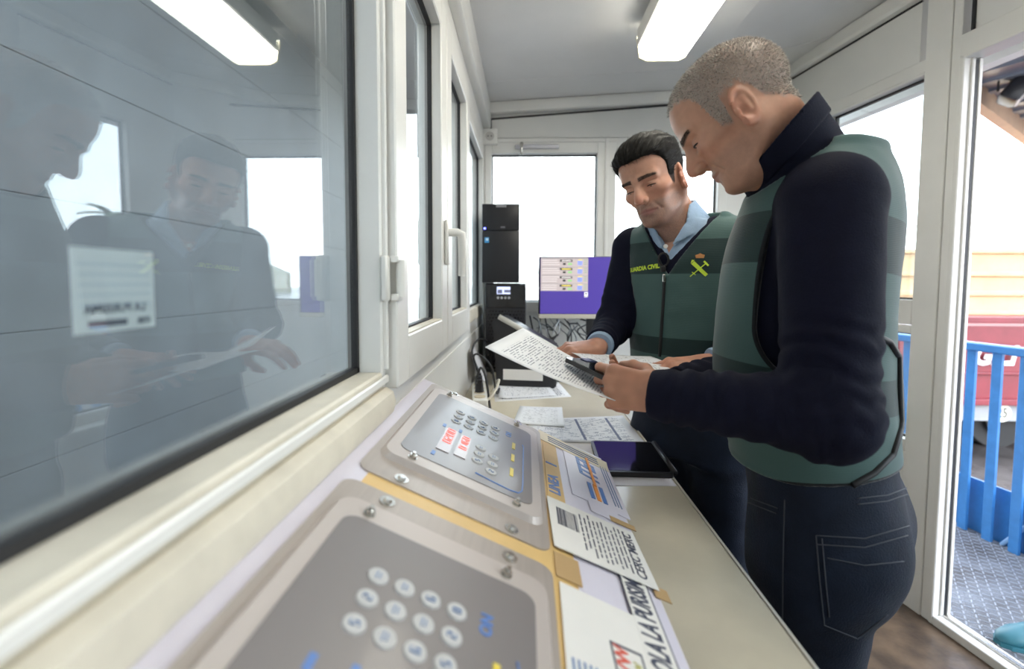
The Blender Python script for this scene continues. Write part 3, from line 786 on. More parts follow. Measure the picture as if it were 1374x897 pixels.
# white transport label with barcode
l1 = strip('barcode_label', M_PAPER, 0.294, 0.445, 0.585, 0.722, 0.0066, rot=0.03)
for k in range(16):
    wv = random.choice((0.0012, 0.002, 0.003))
    strip('label_bar', M_INK, 0.306 + 0.0022 * k, 0.306 + 0.0022 * k + wv * 0.6, 0.645, 0.695, 0.0072, t=0.0003)
for k in range(11):
    a = 0.345 + k * 0.0075
    y_ = 0.598 + 0.02 * random.random()
    while y_ < 0.70:
        ln = 0.006 + 0.018 * random.random(); strip('label_print', M_INK, a, a + 0.0022, y_, min(0.712, y_ + ln), 0.0072, t=0.0003); y_ += ln + 0.004
ctext('label_writing', 'CERC MERC', 0.021, M_INK, 0.428, 0.655, 0.0073, bold=0.0003)
# beige tapes
for (u0, u1, y0, y1) in ((0.44, 0.462, 0.575, 0.60), (0.41, 0.455, 0.742, 0.758), (0.296, 0.33, 0.525, 0.575)):
    strip('tape', mat('brown_tape', (0.50, 0.33, 0.16), 0.35), u0, u1, y0, y1, 0.0040)
# near labels
strip('paper_label', M_PAPER, 0.297, 0.392, 0.30, 0.515, 0.0042, rot=-0.02)
for k in range(6):
    strip('label_print', M_KEYI, 0.303 + k * 0.006, 0.3055 + k * 0.006, 0.33 + 0.02 * random.random(), 0.41, 0.0048, t=0.0003)
strip('label_box', M_INK, 0.350, 0.386, 0.405, 0.408, 0.0048, t=0.0003); strip('label_box', M_INK, 0.350, 0.386, 0.452, 0.455, 0.0048, t=0.0003)
for uu in (0.350, 0.384): strip('label_box', M_INK, uu, uu + 0.002, 0.405, 0.455, 0.0048, t=0.0003)
ctext('label_letters', 'WW', 0.022, mat('red_print', (0.7, 0.12, 0.08), 0.5), 0.362, 0.43, 0.0049, bold=0.0006)
ctext('label_letters', 'VW', 0.012, mat('olive_print', (0.45, 0.42, 0.1), 0.5), 0.378, 0.43, 0.0049, bold=0.0004)
strip('name_strip', M_PAPER, 0.392, 0.428, 0.20, 0.60, 0.0044)
ctext('name_letters', 'COLA LA PURISIMA', 0.036, M_INK, 0.410, 0.515, 0.0050, bold=0.0010, sx=0.56)
strip('rule_line', M_INK, 0.389, 0.3905, 0.2, 0.64, 0.0036, t=0.0003); strip('rule_line', M_INK, 0.4295, 0.431, 0.2, 0.64, 0.0036, t=0.0003)

# ---- tower and battery backup in the far corner
ups = thing('battery_backup', 'tall black battery backup unit with small lit display under the computer', 'power unit', (-0.101, 2.27, 0.85))
b = MB(); b.box((0, 0.15, 0.222), (0.200, 0.30, 0.444), bevel=0.006); b.build('case', M_BLACKP, ups, smooth=35)
b = MB(); b.box((0, -0.002, 0.38), (0.196, 0.006, 0.115), bevel=0.002); b.build('control_panel', M_BLACKG, ups)
b = MB(); b.box((-0.01, -0.006, 0.408), (0.066, 0.004, 0.036)); b.build('display', emit_mat('backup_display', (0.62, 0.68, 0.95), 0.55), ups)
b = MB(); b.box((-0.028, -0.0085, 0.403), (0.022, 0.002, 0.018)); b.box((0.008, -0.0085, 0.405), (0.03, 0.002, 0.012)); b.build('display_print', mat('display_grey', (0.2, 0.22, 0.35), 0.5), ups)
for k in range(4):
    b = MB(); b.cyl((-0.037 + k * 0.018, -0.007, 0.372), 0.0062, 0.006, axis='Y', seg=16); b.build('button', mat('button_grey', (0.45, 0.45, 0.47), 0.4) if k == 0 else bpy.data.materials['button_grey'], ups, smooth=40)
# perforated lower grille: rows of small dimples
g = MB()
for i in range(12):
    for j in range(18):
        g.cyl((-0.085 + i * 0.0155 + (j % 2) * 0.0077, -0.001, 0.025 + j * 0.0165), 0.0045, 0.004, axis='Y', seg=6)
go = g.build('grille', M_BLACKG, ups); go['kind'] = 'stuff'
pc = thing('computer_tower', 'slim matte black computer tower standing on the battery backup', 'computer', (-0.125, 2.27, 1.2965))
b = MB(); b.box((0, 0.16, 0.190), (0.172, 0.32, 0.380), bevel=0.004); b.build('case', M_BLACKP, pc, smooth=35)
b = MB(); b.box((0, -0.006, 0.317), (0.182, 0.016, 0.126), bevel=0.003); b.build('drive_bay_cover', M_BLACKP, pc, smooth=35)
b = MB(); b.box((0, -0.006, 0.125), (0.182, 0.016, 0.252), bevel=0.003); b.build('front_panel', M_BLACKP, pc, smooth=35)
b = MB(); b.cyl((-0.078, -0.015, 0.262), 0.0045, 0.004, axis='Y', seg=14); b.build('power_light', emit_mat('blue_led', (0.12, 0.14, 1.0), 6.0), pc)
b = MB(); b.box((0.010, -0.015, 0.268), (0.022, 0.004, 0.008), bevel=0.001); b.build('drive_button', mat('grey_button', (0.18, 0.18, 0.2), 0.4), pc)
b = MB(); b.box((-0.068, -0.0145, 0.206), (0.021, 0.002, 0.026)); st = b.build('sticker', mat('blue_sticker', (0.05, 0.30, 0.62), 0.35), pc)
b = MB(); b.box((-0.066, -0.016, 0.209), (0.012, 0.002, 0.012)); b.build('sticker_mark', mat('pale_sticker', (0.55, 0.75, 0.85), 0.4), st)
RXp = Matrix.Rotation(math.pi / 2, 4, 'X')
b = MB(); b.box((0.002, -0.0145, 0.369), (0.05, 0.002, 0.011)); b.build('name_badge', mat('badge_grey', (0.33, 0.33, 0.35), 0.3, metal=0.6), pc)

# ---- monitor
mon = thing('monitor', 'flat monitor showing a grey weighing window on a violet desktop', 'monitor', (0.335, 2.38, 0.85))
b = MB(); b.box((0, 0, 0.422), (0.545, 0.035, 0.318), bevel=0.006); b.build('bezel', M_BLACKP, mon, smooth=35)
b = MB(); b.box((0, -0.0185, 0.2755), (0.543, 0.004, 0.022), bevel=0.001); b.build('chin_strip', mat('silver_strip', (0.62, 0.58, 0.50), 0.35, metal=0.3), mon)
b = MB(); b.box((0, -0.0182, 0.433), (0.527, 0.002, 0.288)); scr = b.build('screen', emit_mat('violet_desktop', (0.060, 0.038, 0.24), 0.55, 0.3), mon)
def sr(nm, x0, x1, z0, z1, m, y=-0.0198): b = MB(); b.box(((x0 + x1) / 2, y, (z0 + z1) / 2), (x1 - x0, 0.0008, z1 - z0)); return b.build(nm, m, scr)
def em(nm, c, s=0.5): return bpy.data.materials.get(nm) or emit_mat(nm, c, s, 0.4)
GW = em('window_grey', (0.42, 0.36, 0.36)); GB = em('title_grey', (0.24, 0.22, 0.24)); BK = em('readout_black', (0.03, 0.03, 0.03)); YL = em('readout_yellow', (0.75, 0.62, 0.10))
BL = em('button_blue', (0.22, 0.28, 0.75)); GN = em('button_green', (0.25, 0.5, 0.2)); WH = em('screen_white', (0.8, 0.8, 0.8)); TG = em('screen_text', (0.62, 0.58, 0.58)); OL = em('screen_olive', (0.30, 0.33, 0.28))
sr('app_window', -0.262, -0.022, 0.405, 0.577, GW, -0.0196)
sr('title_bar', -0.262, -0.022, 0.570, 0.577, GB)
for r in range(4):
    z = 0.550 - r * 0.042
    sr('row_line', -0.26, -0.024, z + 0.017, z + 0.0185, GB)
    for q in range(3): sr('row_text', -0.255, -0.185 + 0.02 * random.random(), z + 0.009 - q * 0.011, z + 0.012 - q * 0.011, TG)
    sr('readout', -0.165, -0.102, z + 0.003, z + 0.014, BK)
    sr('readout_digits', -0.155, -0.108, z + 0.006, z + 0.011, YL if r % 2 else TG, -0.0204)
    sr('row_button', -0.150, -0.135, z - 0.013, z - 0.003, BK); sr('row_button', -0.124, -0.104, z - 0.013, z - 0.003, GN)
    sr('row_button', -0.073, -0.052, z + 0.010, z + 0.014, YL); sr('row_button', -0.075, -0.052, z - 0.014, z + 0.008, BL)
    for q in range(3): sr('row_button', -0.044, -0.026, z + 0.008 - q * 0.010, z + 0.014 - q * 0.010, OL)
sr('desktop_icon', -0.040, -0.022, 0.374, 0.400, WH)
sr('icon_mark', -0.035, -0.027, 0.388, 0.396, BK, -0.0204); sr('icon_caption', -0.040, -0.022, 0.376, 0.380, GB, -0.0204)
b = MB(); b.box((0, 0.03, 0.16), (0.045, 0.025, 0.32), bevel=0.004); b.build('stand_column', M_BLACKP, mon, smooth=35)
b = MB(); b.prism(rrect(-0.12, 0.12, -0.06, 0.14, 0.03), 0.0, 0.014); b.build('stand_foot', M_BLACKP, mon)
kb = thing('keyboard', 'black keyboard lying under the monitor', 'keyboard', (0.20, 2.13, 0.85))
b = MB(); b.box((0, 0, 0.010), (0.34, 0.13, 0.018), bevel=0.004); b.build('key_tray', M_BLACKP, kb, smooth=35)
km = None
for i in range(15):
    for j in range(5):
        if km is None:
            b = MB(); b.box((0, 0, 0), (0.018, 0.018, 0.007), bevel=0.002, seg=1); o = b.build('key', M_BLACKP, kb); km = o.data
        else: o = link(bpy.data.objects.new('key', km), kb)
        o.location = (-0.15 + i * 0.0214, -0.046 + j * 0.0225, 0.0215)
# grommet in the back wall
b = MB(); b.cyl((0, 0, 0), 0.026, 0.012, axis='Y', seg=28); b.cyl((0, -0.004, 0), 0.018, 0.012, axis='Y', seg=20)
o = b.build('cable_grommet', M_BLACKP, None, smooth=35, M=Matrix.Translation(WB.P(0.452, 0.006, 1.05))); tag(o, 'round black cable grommet in the back wall', 'grommet')

# ---- ticket printer in front of the backup unit
tp = thing('ticket_printer', 'black ticket printer with a pale edge strip beside the backup unit', 'printer', (0.0, 2.05, 0.85), M=Matrix.Translation((0.0, 2.05, 0.85)) @ Matrix.Rotation(-0.12, 4, 'Z'))
b = MB()
pr = [(-0.115, 0.0), (-0.135, 0.285), (-0.105, 0.30), (0.14, 0.165), (0.14, 0.0)]
ra = [b.bm.verts.new((x, -0.10, z)) for x, z in pr]; rb = [b.bm.verts.new((x, 0.10, z)) for x, z in pr]
b.bm.faces.new(ra); b.bm.faces.new(rb[::-1])
for i in range(5): b.bm.faces.new((ra[i], ra[(i + 1) % 5], rb[(i + 1) % 5], rb[i]))
bmesh.ops.bevel(b.bm, geom=b.bm.edges[:], offset=0.006, segments=2, affect='EDGES')
b.build('body', M_BLACKP, tp, smooth=35)
b = MB(); b.tube([(-0.105, -0.098, 0.302), (0.01, -0.098, 0.239), (0.14, -0.098, 0.167)], 0.012, seg=8); b.build('edge_strip', mat('pale_grey_plastic', (0.55, 0.53, 0.48), 0.4), tp, smooth=True)
b = MB(); b.box((0.0, -0.1025, 0.055), (0.17, 0.003, 0.045)); b.build('type_label', M_PAPER, tp)

# ---- cables, power strip, leaning note
M_CABLE = mat('black_cable', (0.012, 0.012, 0.013), 0.5); M_CABLEW = mat('white_cable', (0.62, 0.58, 0.48), 0.5); M_CABLEG = mat('grey_cable', (0.25, 0.25, 0.26), 0.5)
ps = thing('power_strip', 'cream power strip with black plugs at the wall', 'power strip', M=Matrix.Translation((-0.175, 1.72, 0.8503)) @ Matrix.Rotation(0.12, 4, 'Z'))
b = MB(); b.box((0, 0, 0.021), (0.055, 0.30, 0.042), bevel=0.008); b.build('strip_body', M_WHITEP, ps, smooth=35)
for k in range(4):
    b = MB(); b.cyl((0, -0.105 + k * 0.065, 0.043), 0.020, 0.004, seg=24); b.build('outlet', M_CREAMP, ps, smooth=35)
    if k != 0:
        b = MB(); b.cyl((0, -0.105 + k * 0.065, 0.062), 0.017, 0.034, seg=18, r2=0.013); b.box((0, -0.105 + k * 0.065, 0.083), (0.018, 0.026, 0.014), bevel=0.003); b.build('plug', M_BLACKP, ps, smooth=35)
def cable(pts, r, m, lab, n=8, grp='cables in the far corner'):
    P = [Vector(p) for p in pts]; out = []
    for i in range(len(P) - 1):
        p0, p1, p2, p3 = P[max(i - 1, 0)], P[i], P[i + 1], P[min(i + 2, len(P) - 1)]
        for k in range(n):
            t = k / n
            out.append(0.5 * ((2 * p1) + (p2 - p0) * t + (2 * p0 - 5 * p1 + 4 * p2 - p3) * t * t + (3 * p1 - p0 - 3 * p2 + p3) * t ** 3))
    out.append(P[-1])
    b = MB(); b.tube(out, r, seg=8); o = b.build('cable', m, None, smooth=True); return tag(o, lab, 'cable', grp)
cable([(-0.18, 1.70, 0.945), (-0.165, 1.68, 0.985), (-0.145, 1.66, 0.95), (-0.13, 1.63, 0.87), (-0.12, 1.56, 0.857)], 0.0042, M_CABLE, 'black cable looping from the nearest plug of the power strip')
cable([(-0.182, 1.765, 0.945), (-0.20, 1.75, 1.01), (-0.175, 1.70, 1.03), (-0.13, 1.72, 0.98), (-0.115, 1.78, 0.87), (-0.11, 1.9, 0.857)], 0.0042, M_CABLE, 'black cable arching highest over the power strip')
cable([(-0.19, 1.83, 0.945), (-0.215, 1.83, 1.02), (-0.20, 1.9, 1.06), (-0.17, 2.0, 1.04), (-0.16, 2.1, 0.95), (-0.165, 2.2, 0.86)], 0.0042, M_CABLE, 'black cable running from the strip towards the backup unit')
cable([(-0.15, 1.60, 0.87), (-0.115, 1.64, 0.90), (-0.10, 1.72, 0.93), (-0.12, 1.80, 0.90), (-0.14, 1.84, 0.857)], 0.0045, M_CABLEW, 'cream cable curled beside the power strip')
cable([(-0.165, 1.585, 0.87), (-0.135, 1.54, 0.862), (-0.10, 1.50, 0.857)], 0.0052, M_CABLE, 'short black cable leaving the near end of the power strip')
cable([(-0.15, 2.20, 1.05), (-0.12, 2.18, 1.08), (-0.10, 2.16, 1.02), (-0.11, 2.15, 0.93), (-0.12, 2.16, 0.86)], 0.006, M_CABLEG, 'grey cable hanging in front of the backup unit')
cable([(0.03, 2.50, 1.40), (0.05, 2.48, 1.30), (0.10, 2.46, 1.22), (0.08, 2.47, 1.12), (0.06, 2.46, 1.0)], 0.0025, M_CABLE, 'thin black cable hanging left of the monitor')
cable([(0.02, 2.52, 1.46), (0.06, 2.5, 1.38), (0.07, 2.5, 1.25), (0.10, 2.48, 1.15), (0.16, 2.46, 1.06)], 0.002, M_CABLEG, 'thin grey cable crossing the bright window left of the monitor')
rr = random.Random(3)
for k in range(16):
    x0 = 0.02 + 0.018 * k; y0 = 2.32 + 0.05 * rr.random()
    pts = [(x0, 2.48, 1.05 + 0.13 * rr.random()), (x0 + 0.05 * rr.random(), 2.46, 1.10 - 0.1 * rr.random()), (x0 + 0.12 * (rr.random() - 0.3), 2.34 - 0.06 * rr.random(), 1.0 + 0.06 * rr.random()), (x0 + 0.16 * (rr.random() - 0.4), 2.30, 0.90 + 0.07 * rr.random()), (x0 + 0.2 * (rr.random() - 0.5), 2.28, 0.866)]
    cable(pts, 0.0026 + 0.0018 * rr.random(), M_CABLE if rr.random() < 0.8 else M_CABLEG, 'tangled cable hanging in the knot beneath the monitor', n=5, grp='tangled cables beneath the monitor')
# small network box among the cables
nb = thing('network_box', 'small black box among the cables beneath the monitor', 'router', (0.02, 2.33, 0.85))
b = MB(); b.box((0, 0, 0.075), (0.08, 0.12, 0.15), bevel=0.005); b.build('case', M_BLACKP, nb, smooth=35)
for k in range(4):
    b = MB(); b.box((-0.025 + k * 0.016, -0.0605, 0.12), (0.006, 0.002, 0.006)); b.build('indicator', M_STEEL, nb)

# ---- paper documents
def paper_mat(name, base=(0.80, 0.80, 0.80), ink=(0.16, 0.17, 0.22), rows=40, margin=0.08, top=0.93, dens=0.52, blocks=14, cols=None, vertical=False, grid=0.0):
    m, nt, bs = new_mat(name)
    bs.inputs['Roughness'].default_value = 0.6
    uv = N(nt, 'ShaderNodeUVMap'); sp = N(nt, 'ShaderNodeSeparateXYZ'); nt.links.new(uv.outputs[0], sp.inputs[0])
    U, V = ('Y', 'X') if vertical else ('X', 'Y')
    def mth(op, a, b=None):
        n = N(nt, 'ShaderNodeMath', operation=op)
        for i, q in enumerate((a, b)):
            if q is None: continue
            if isinstance(q, (int, float)): n.inputs[i].default_value = q
            else: nt.links.new(q, n.inputs[i])
        return n.outputs[0]
    u, v = sp.outputs[U], sp.outputs[V]
    fr = mth('FRACT', mth('MULTIPLY', v, rows)); row = mth('FLOOR', mth('MULTIPLY', v, rows))
    line = mth('MULTIPLY', mth('GREATER_THAN', fr, 0.30), mth('LESS_THAN', fr, 0.72))
    cb = N(nt, 'ShaderNodeCombineXYZ'); nt.links.new(mth('MULTIPLY', u, blocks), cb.inputs[0]); nt.links.new(mth('MULTIPLY', row, 3.7), cb.inputs[1])
    no = N(nt, 'ShaderNodeTexNoise', _Scale=1.0, _Detail=0.0); nt.links.new(cb.outputs[0], no.inputs['Vector'])
    w = mth('LESS_THAN', no.outputs['Fac'], dens)
    cb2 = N(nt, 'ShaderNodeCombineXYZ'); nt.links.new(mth('MULTIPLY', u, blocks * 9), cb2.inputs[0]); nt.links.new(mth('MULTIPLY', row, 5.1), cb2.inputs[1])
    no2 = N(nt, 'ShaderNodeTexNoise', _Scale=1.0, _Detail=0.0); nt.links.new(cb2.outputs[0], no2.inputs['Vector'])
    w = mth('MULTIPLY', w, mth('GREATER_THAN', no2.outputs['Fac'], 0.42))
    inn = mth('MULTIPLY', mth('MULTIPLY', mth('GREATER_THAN', u, margin), mth('LESS_THAN', u, 1 - margin)), mth('MULTIPLY', mth('GREATER_THAN', v, margin), mth('LESS_THAN', v, top)))
    mask = mth('MULTIPLY', mth('MULTIPLY', line, w), inn)
    if grid:
        gx = mth('LESS_THAN', mth('FRACT', mth('MULTIPLY', u, grid)), 0.06)
        gy = mth('LESS_THAN', mth('FRACT', mth('MULTIPLY', v, grid * 1.6)), 0.08)
        mask = mth('MAXIMUM', mask, mth('MULTIPLY', mth('MAXIMUM', gx, gy), inn))
    for c0, c1 in (cols or []):
        mask = mth('MAXIMUM', mask, mth('MULTIPLY', mth('MULTIPLY', mth('GREATER_THAN', u, c0), mth('LESS_THAN', u, c1)), mth('MULTIPLY', mth('GREATER_THAN', v, 0.1), mth('LESS_THAN', v, 0.93))))
    mx = N(nt, 'ShaderNodeMixRGB'); mx.inputs['Color1'].default_value = (*base, 1); mx.inputs['Color2'].default_value = (*ink, 1)
    nt.links.new(mask, mx.inputs['Fac']); nt.links.new(mx.outputs[0], bs.inputs['Base Color'])
    return m
def flat_paper(name, corners, z, m, lab, curl=0.0, n=8, grp=None):
    """corners a,b,c,d (counter-clockwise from text start) in xy"""
    a, b_, c, d_ = [Vector((*p, 0)) for p in corners]
    G = []
    for i in range(n + 1):
        s = i / n; row = []
        for j in range(n + 1):
            t = j / n
            p = a * (1 - s) * (1 - t) + b_ * s * (1 - t) + c * s * t + d_ * (1 - s) * t
            row.append((p.x, p.y, z + curl * (abs(2 * s - 1) ** 3 * 0.5 + abs(2 * t - 1) ** 3 * 0.5)))
        G.append(row)
    mb = MB(); mb.sheet(G, 0.0006); o = mb.build(name, m, None, smooth=True)
    return tag(o, lab, 'paper', grp)
PM_LIST = paper_mat('printed_list', rows=34, dens=0.55, grid=6)
PM_TEXT = paper_mat('printed_letter', base=(0.82, 0.82, 0.83), rows=46, dens=0.56, margin=0.10, top=0.90)
PM_FORM = paper_mat('printed_form', base=(0.80, 0.80, 0.82), ink=(0.10, 0.12, 0.22), rows=30, dens=0.47, blocks=14, cols=[(0.475, 0.50), (0.79, 0.815)], grid=0)
PM_BLANK = paper_mat('thin_letter', base=(0.82, 0.83, 0.86), rows=50, dens=0.4, margin=0.12)
flat_paper('document_sheet', [(-0.155, 2.10), (-0.115, 1.71), (0.18, 1.80), (0.135, 2.16)], 0.8508, PM_LIST, 'printed list lying on the counter under a smaller sheet')
flat_paper('document_sheet', [(-0.14, 2.02), (-0.10, 1.74), (0.12, 1.80), (0.09, 2.06)], 0.8530, PM_BLANK, 'smaller white sheet lying on the printed list', curl=0.004)
flat_paper('form_sheet', [(0.02, 1.28), (0.335, 1.275), (0.328, 1.545), (0.005, 1.49)], 0.8508, PM_FORM, 'form with two black column bars at the counter edge', curl=0.002)
flat_paper('form_sheet', [(-0.04, 1.44), (0.12, 1.41), (0.13, 1.63), (-0.02, 1.64)], 0.8525, PM_BLANK, 'plain white sheet just behind the form on the counter', curl=0.003)
# black document tray / tablet with glossy top
tb = thing('tablet_computer', 'glossy black tablet lying at the counter edge beside the console', 'tablet', M=Matrix.Translation((0.262, 1.155, 0.8515)) @ Matrix.Rotation(-0.03, 4, 'Z'))
b = MB(); b.prism(rrect(-0.085, 0.085, -0.105, 0.105, 0.012), 0.0, 0.012); b.build('case', M_BLACKP, tb)
b = MB(); b.prism(rrect(-0.078, 0.078, -0.098, 0.098, 0.008), 0.012, 0.0128); b.build('screen', M_BLACKG, tb)
b = MB(); b.tube([(0.086, -0.10, 0.010), (0.086, 0.10, 0.010)], 0.007, seg=10); b.build('hinge_bar', M_BLACKP, tb, smooth=True)
flat_paper('paper_slip', [(0.18, 1.005), (0.335, 1.01), (0.335, 1.06), (0.185, 1.06)], 0.8508, mat('plain_white_paper', (0.78, 0.76, 0.80), 0.6), 'narrow white slip sticking out from under the tablet')
# leaning note against the wall
G = [[(-0.225 + 0.055 * (j / 6) * 1.0, 1.86 + 0.17 * (i / 6), 1.02 + 0.0 * i - 0.13 * (j / 6) + 0.10 * (1 - i / 6) * 0) for j in range(7)] for i in range(7)]
mb = MB(); mb.sheet(G, 0.0006); o = mb.build('note_sheet', paper_mat('grey_note', base=(0.55, 0.55, 0.56), rows=16, dens=0.5), None); tag(o, 'grey printed note leaning against the wall above the power strip', 'paper')

# card on the outer face of the big pane, its print showing from behind
cd = thing('window_card', 'translucent notice card stuck outside the big pane, print reversed', 'notice', WL.P(0.323, -0.054, 1.293))
M_CARD = mat('notice_card', (0.58, 0.59, 0.62), 0.6)
MR = Matrix(((0, 0, 1, 0), (1, 0, 0, 0), (0, 1, 0, 0), (0, 0, 0, 1)))   # x->+Y, y->+Z, z->+X
b = MB(); b.box((0, 0, 0), (0.066, 0.058, 0.0008), M=MR); b.build('card', M_CARD, cd)
mir = Matrix.Translation((0.0006, 0.0, 0)) @ MR @ Matrix.Diagonal((-1, 1, 1, 1))
text_obj('writing', 'LA PURISIMA', 0.0088, M_INK, mir @ Matrix.Translation((0.001, -0.013, 0.0)), cd, bold=0.0002, ext=0.0001)
b = MB(); b.box((-0.008, -0.023, 0.0008), (0.030, 0.0045, 0.0004), M=MR); b.build('header_bar', M_INK, cd)
text_obj('header', 'ITER', 0.006, M_INK, mir @ Matrix.Translation((-0.022, -0.0235, 0.0)), cd, bold=0.0003, ext=0.0001)
for k in range(5):
    b = MB(); b.box((0.0, 0.018 - k * 0.007, 0.0008), (0.058, 0.0004, 0.0004), M=MR); b.build('ruled_line', M_KEYI, cd)
# green and white bottle on the low sill by the door post
bt = thing('spray_bottle', 'small green and white bottle on the ledge by the door post', 'bottle', WR.P(0.075, 0.035, 0.62))
b = MB(); b.cyl((0, 0, 0.10), 0.030, 0.20, seg=20); b.cyl((0, 0, 0.215), 0.030, 0.03, r2=0.014, seg=20); b.build('bottle_body', mat('white_bottle', (0.7, 0.75, 0.7), 0.3), bt, smooth=35)
b = MB(); b.cyl((0, 0, 0.13), 0.0307, 0.07, seg=20); b.build('bottle_label', mat('green_label', (0.04, 0.32, 0.16), 0.4), bt, smooth=35)
b = MB(); b.cyl((0, 0, 0.245), 0.016, 0.03, seg=16); b.build('cap', mat('green_cap', (0.10, 0.42, 0.10), 0.4), bt, smooth=35)
b = MB(); sbox(b, WR, 0.05, 0.5, 0.0, 0.075, 0.60, 0.62, bevel=0.003); b.build('ledge', M_ALU, wr)
# ================================================================ people: implicit surfaces turned into meshes
def smin(a, b, k):
    h = np.maximum(k - np.abs(a - b), 0) / k
    return np.minimum(a, b) - h * h * k * 0.25
def smax(a, b, k): return -smin(-a, -b, k)
def V3(*p): return np.array(p, dtype=np.float64)
def nrm(v): v = np.asarray(v, float); return v / np.linalg.norm(v)
def ell(P, c, r, R=None):
    q = P - np.asarray(c, float)
    if R is not None: q = q @ R
    r = np.asarray(r, float)
    k0 = np.sqrt(((q / r) ** 2).sum(1)); k1 = np.sqrt(((q / (r * r)) ** 2).sum(1))
    return k0 * (k0 - 1) / np.maximum(k1, 1e-6)
def cap(P, a, b, ra, rb):
    a = np.asarray(a, float); ba = np.asarray(b, float) - a
    pa = P - a
    t = np.clip(pa @ ba / (ba @ ba), 0, 1)
    return np.sqrt(((pa - t[:, None] * ba) ** 2).sum(1)) - (ra + (rb - ra) * t)
def chain(P, pts, rad, k=0.01):
    d = None
    for i in range(len(pts) - 1):
        e = cap(P, pts[i], pts[i + 1], rad[i], rad[i + 1])
        d = e if d is None else smin(d, e, k)
    return d
def tube_sdf(P, nodes, grow=0.0, k=0.03):
    """nodes: (x, y, z, a, b, yaw deg) rising in z; elliptical sections, yaw = facing angle from -X towards +Y"""
    A = np.array(nodes, float); n = len(A)
    zs, rows = [], []
    for i in range(n - 1):
        p0, p1, p2, p3 = A[max(i - 1, 0)], A[i], A[i + 1], A[min(i + 2, n - 1)]
        for t in np.arange(0, 1, 0.125):
            rows.append(0.5 * ((2 * p1) + (p2 - p0) * t + (2 * p0 - 5 * p1 + 4 * p2 - p3) * t * t + (3 * p1 - p0 - 3 * p2 + p3) * t ** 3))
    rows.append(A[-1]); rows = np.array(rows)
    z = P[:, 2]
    ip = lambda c: np.interp(z, rows[:, 2], rows[:, c])
    a, b_ = ip(3) + grow, ip(4) + grow; yw = np.radians(ip(5))
    qx, qy = P[:, 0] - ip(0), P[:, 1] - ip(1)
    fx, fy = -np.cos(yw), np.sin(yw)
    qs = qx * fx + qy * fy; ql = -qx * fy + qy * fx
    k0 = np.sqrt((ql / a) ** 2 + (qs / b_) ** 2); k1 = np.sqrt((ql / a ** 2) ** 2 + (qs / b_ ** 2) ** 2)
    d2 = k0 * (k0 - 1) / np.maximum(k1, 1e-6)
    over = np.maximum(rows[0, 2] - z, z - rows[-1, 2]) - grow
    e = np.where(over > 0, np.sqrt(np.maximum(d2, 0) ** 2 + over ** 2), d2)
    return np.where((over > 0) & (d2 < 0), over, e)
def polygonize(fn, lo, hi, h):
    lo = np.asarray(lo, float); hi = np.asarray(hi, float)
    B = 4
    nb = np.ceil((hi - lo) / (B * h)).astype(int) + 1
    bi = np.stack(np.meshgrid(*[np.arange(n) for n in nb], indexing='ij'), -1).reshape(-1, 3)
    D = fn(lo + (bi * B + (B - 1) / 2) * h)
    act = np.abs(D) < B * h * 2.2
    V = np.repeat(np.repeat(np.repeat(np.where(D < 0, -1.0, 1.0).reshape(nb), B, 0), B, 1), B, 2) * h * 9
    off = np.stack(np.meshgrid(*[np.arange(B)] * 3, indexing='ij'), -1).reshape(-1, 3)
    ab = bi[act]
    for s in range(0, len(ab), 6000):
        I = (ab[s:s + 6000, None, :] * B + off[None]).reshape(-1, 3)
        V[I[:, 0], I[:, 1], I[:, 2]] = fn(lo + I * h)
    S = V < 0
    cnt = np.zeros(tuple(np.array(V.shape) - 1), np.int8)
    cor = [(i, j, k) for i in (0, 1) for j in (0, 1) for k in (0, 1)]
    nx, ny, nz = cnt.shape
    for i, j, k in cor: cnt += S[i:i + nx, j:j + ny, k:k + nz]
    A = np.argwhere((cnt > 0) & (cnt < 8))
    idx = -np.ones(cnt.shape, np.int64); idx[A[:, 0], A[:, 1], A[:, 2]] = np.arange(len(A))
    cv = {c: V[A[:, 0] + c[0], A[:, 1] + c[1], A[:, 2] + c[2]] for c in cor}
    acc = np.zeros((len(A), 3)); num = np.zeros(len(A))
    for c in cor:
        for ax in range(3):
            if c[ax] == 0:
                c2 = list(c); c2[ax] = 1; c2 = tuple(c2)
                a, b = cv[c], cv[c2]; m = (a < 0) != (b < 0)
                t = np.where(m, a / np.where(m, a - b, 1), 0)
                p = np.zeros((len(A), 3)); p += np.array(c); p[:, ax] += t
                acc += p * m[:, None]; num += m
    verts = lo + (A + acc / np.maximum(num, 1)[:, None]) * h
    quads = []
    for ax in range(3):
        o1, o2 = (ax + 1) % 3, (ax + 2) % 3
        sl0 = [slice(None)] * 3; sl1 = [slice(None)] * 3; sl0[ax] = slice(0, -1); sl1[ax] = slice(1, None)
        E = np.argwhere(S[tuple(sl0)] != S[tuple(sl1)])
        E = E[(E[:, o1] > 0) & (E[:, o2] > 0) & (E[:, o1] < cnt.shape[o1]) & (E[:, o2] < cnt.shape[o2])]
        def g(d1, d2):
            q = E.copy(); q[:, o1] += d1; q[:, o2] += d2
            return idx[q[:, 0], q[:, 1], q[:, 2]]
        Q = np.stack([g(-1, -1), g(0, -1), g(0, 0), g(-1, 0)], 1)
        neg = S[E[:, 0], E[:, 1], E[:, 2]]
        Q[~neg] = Q[~neg][:, ::-1]
        quads.append(Q)
    return verts, np.concatenate(quads)
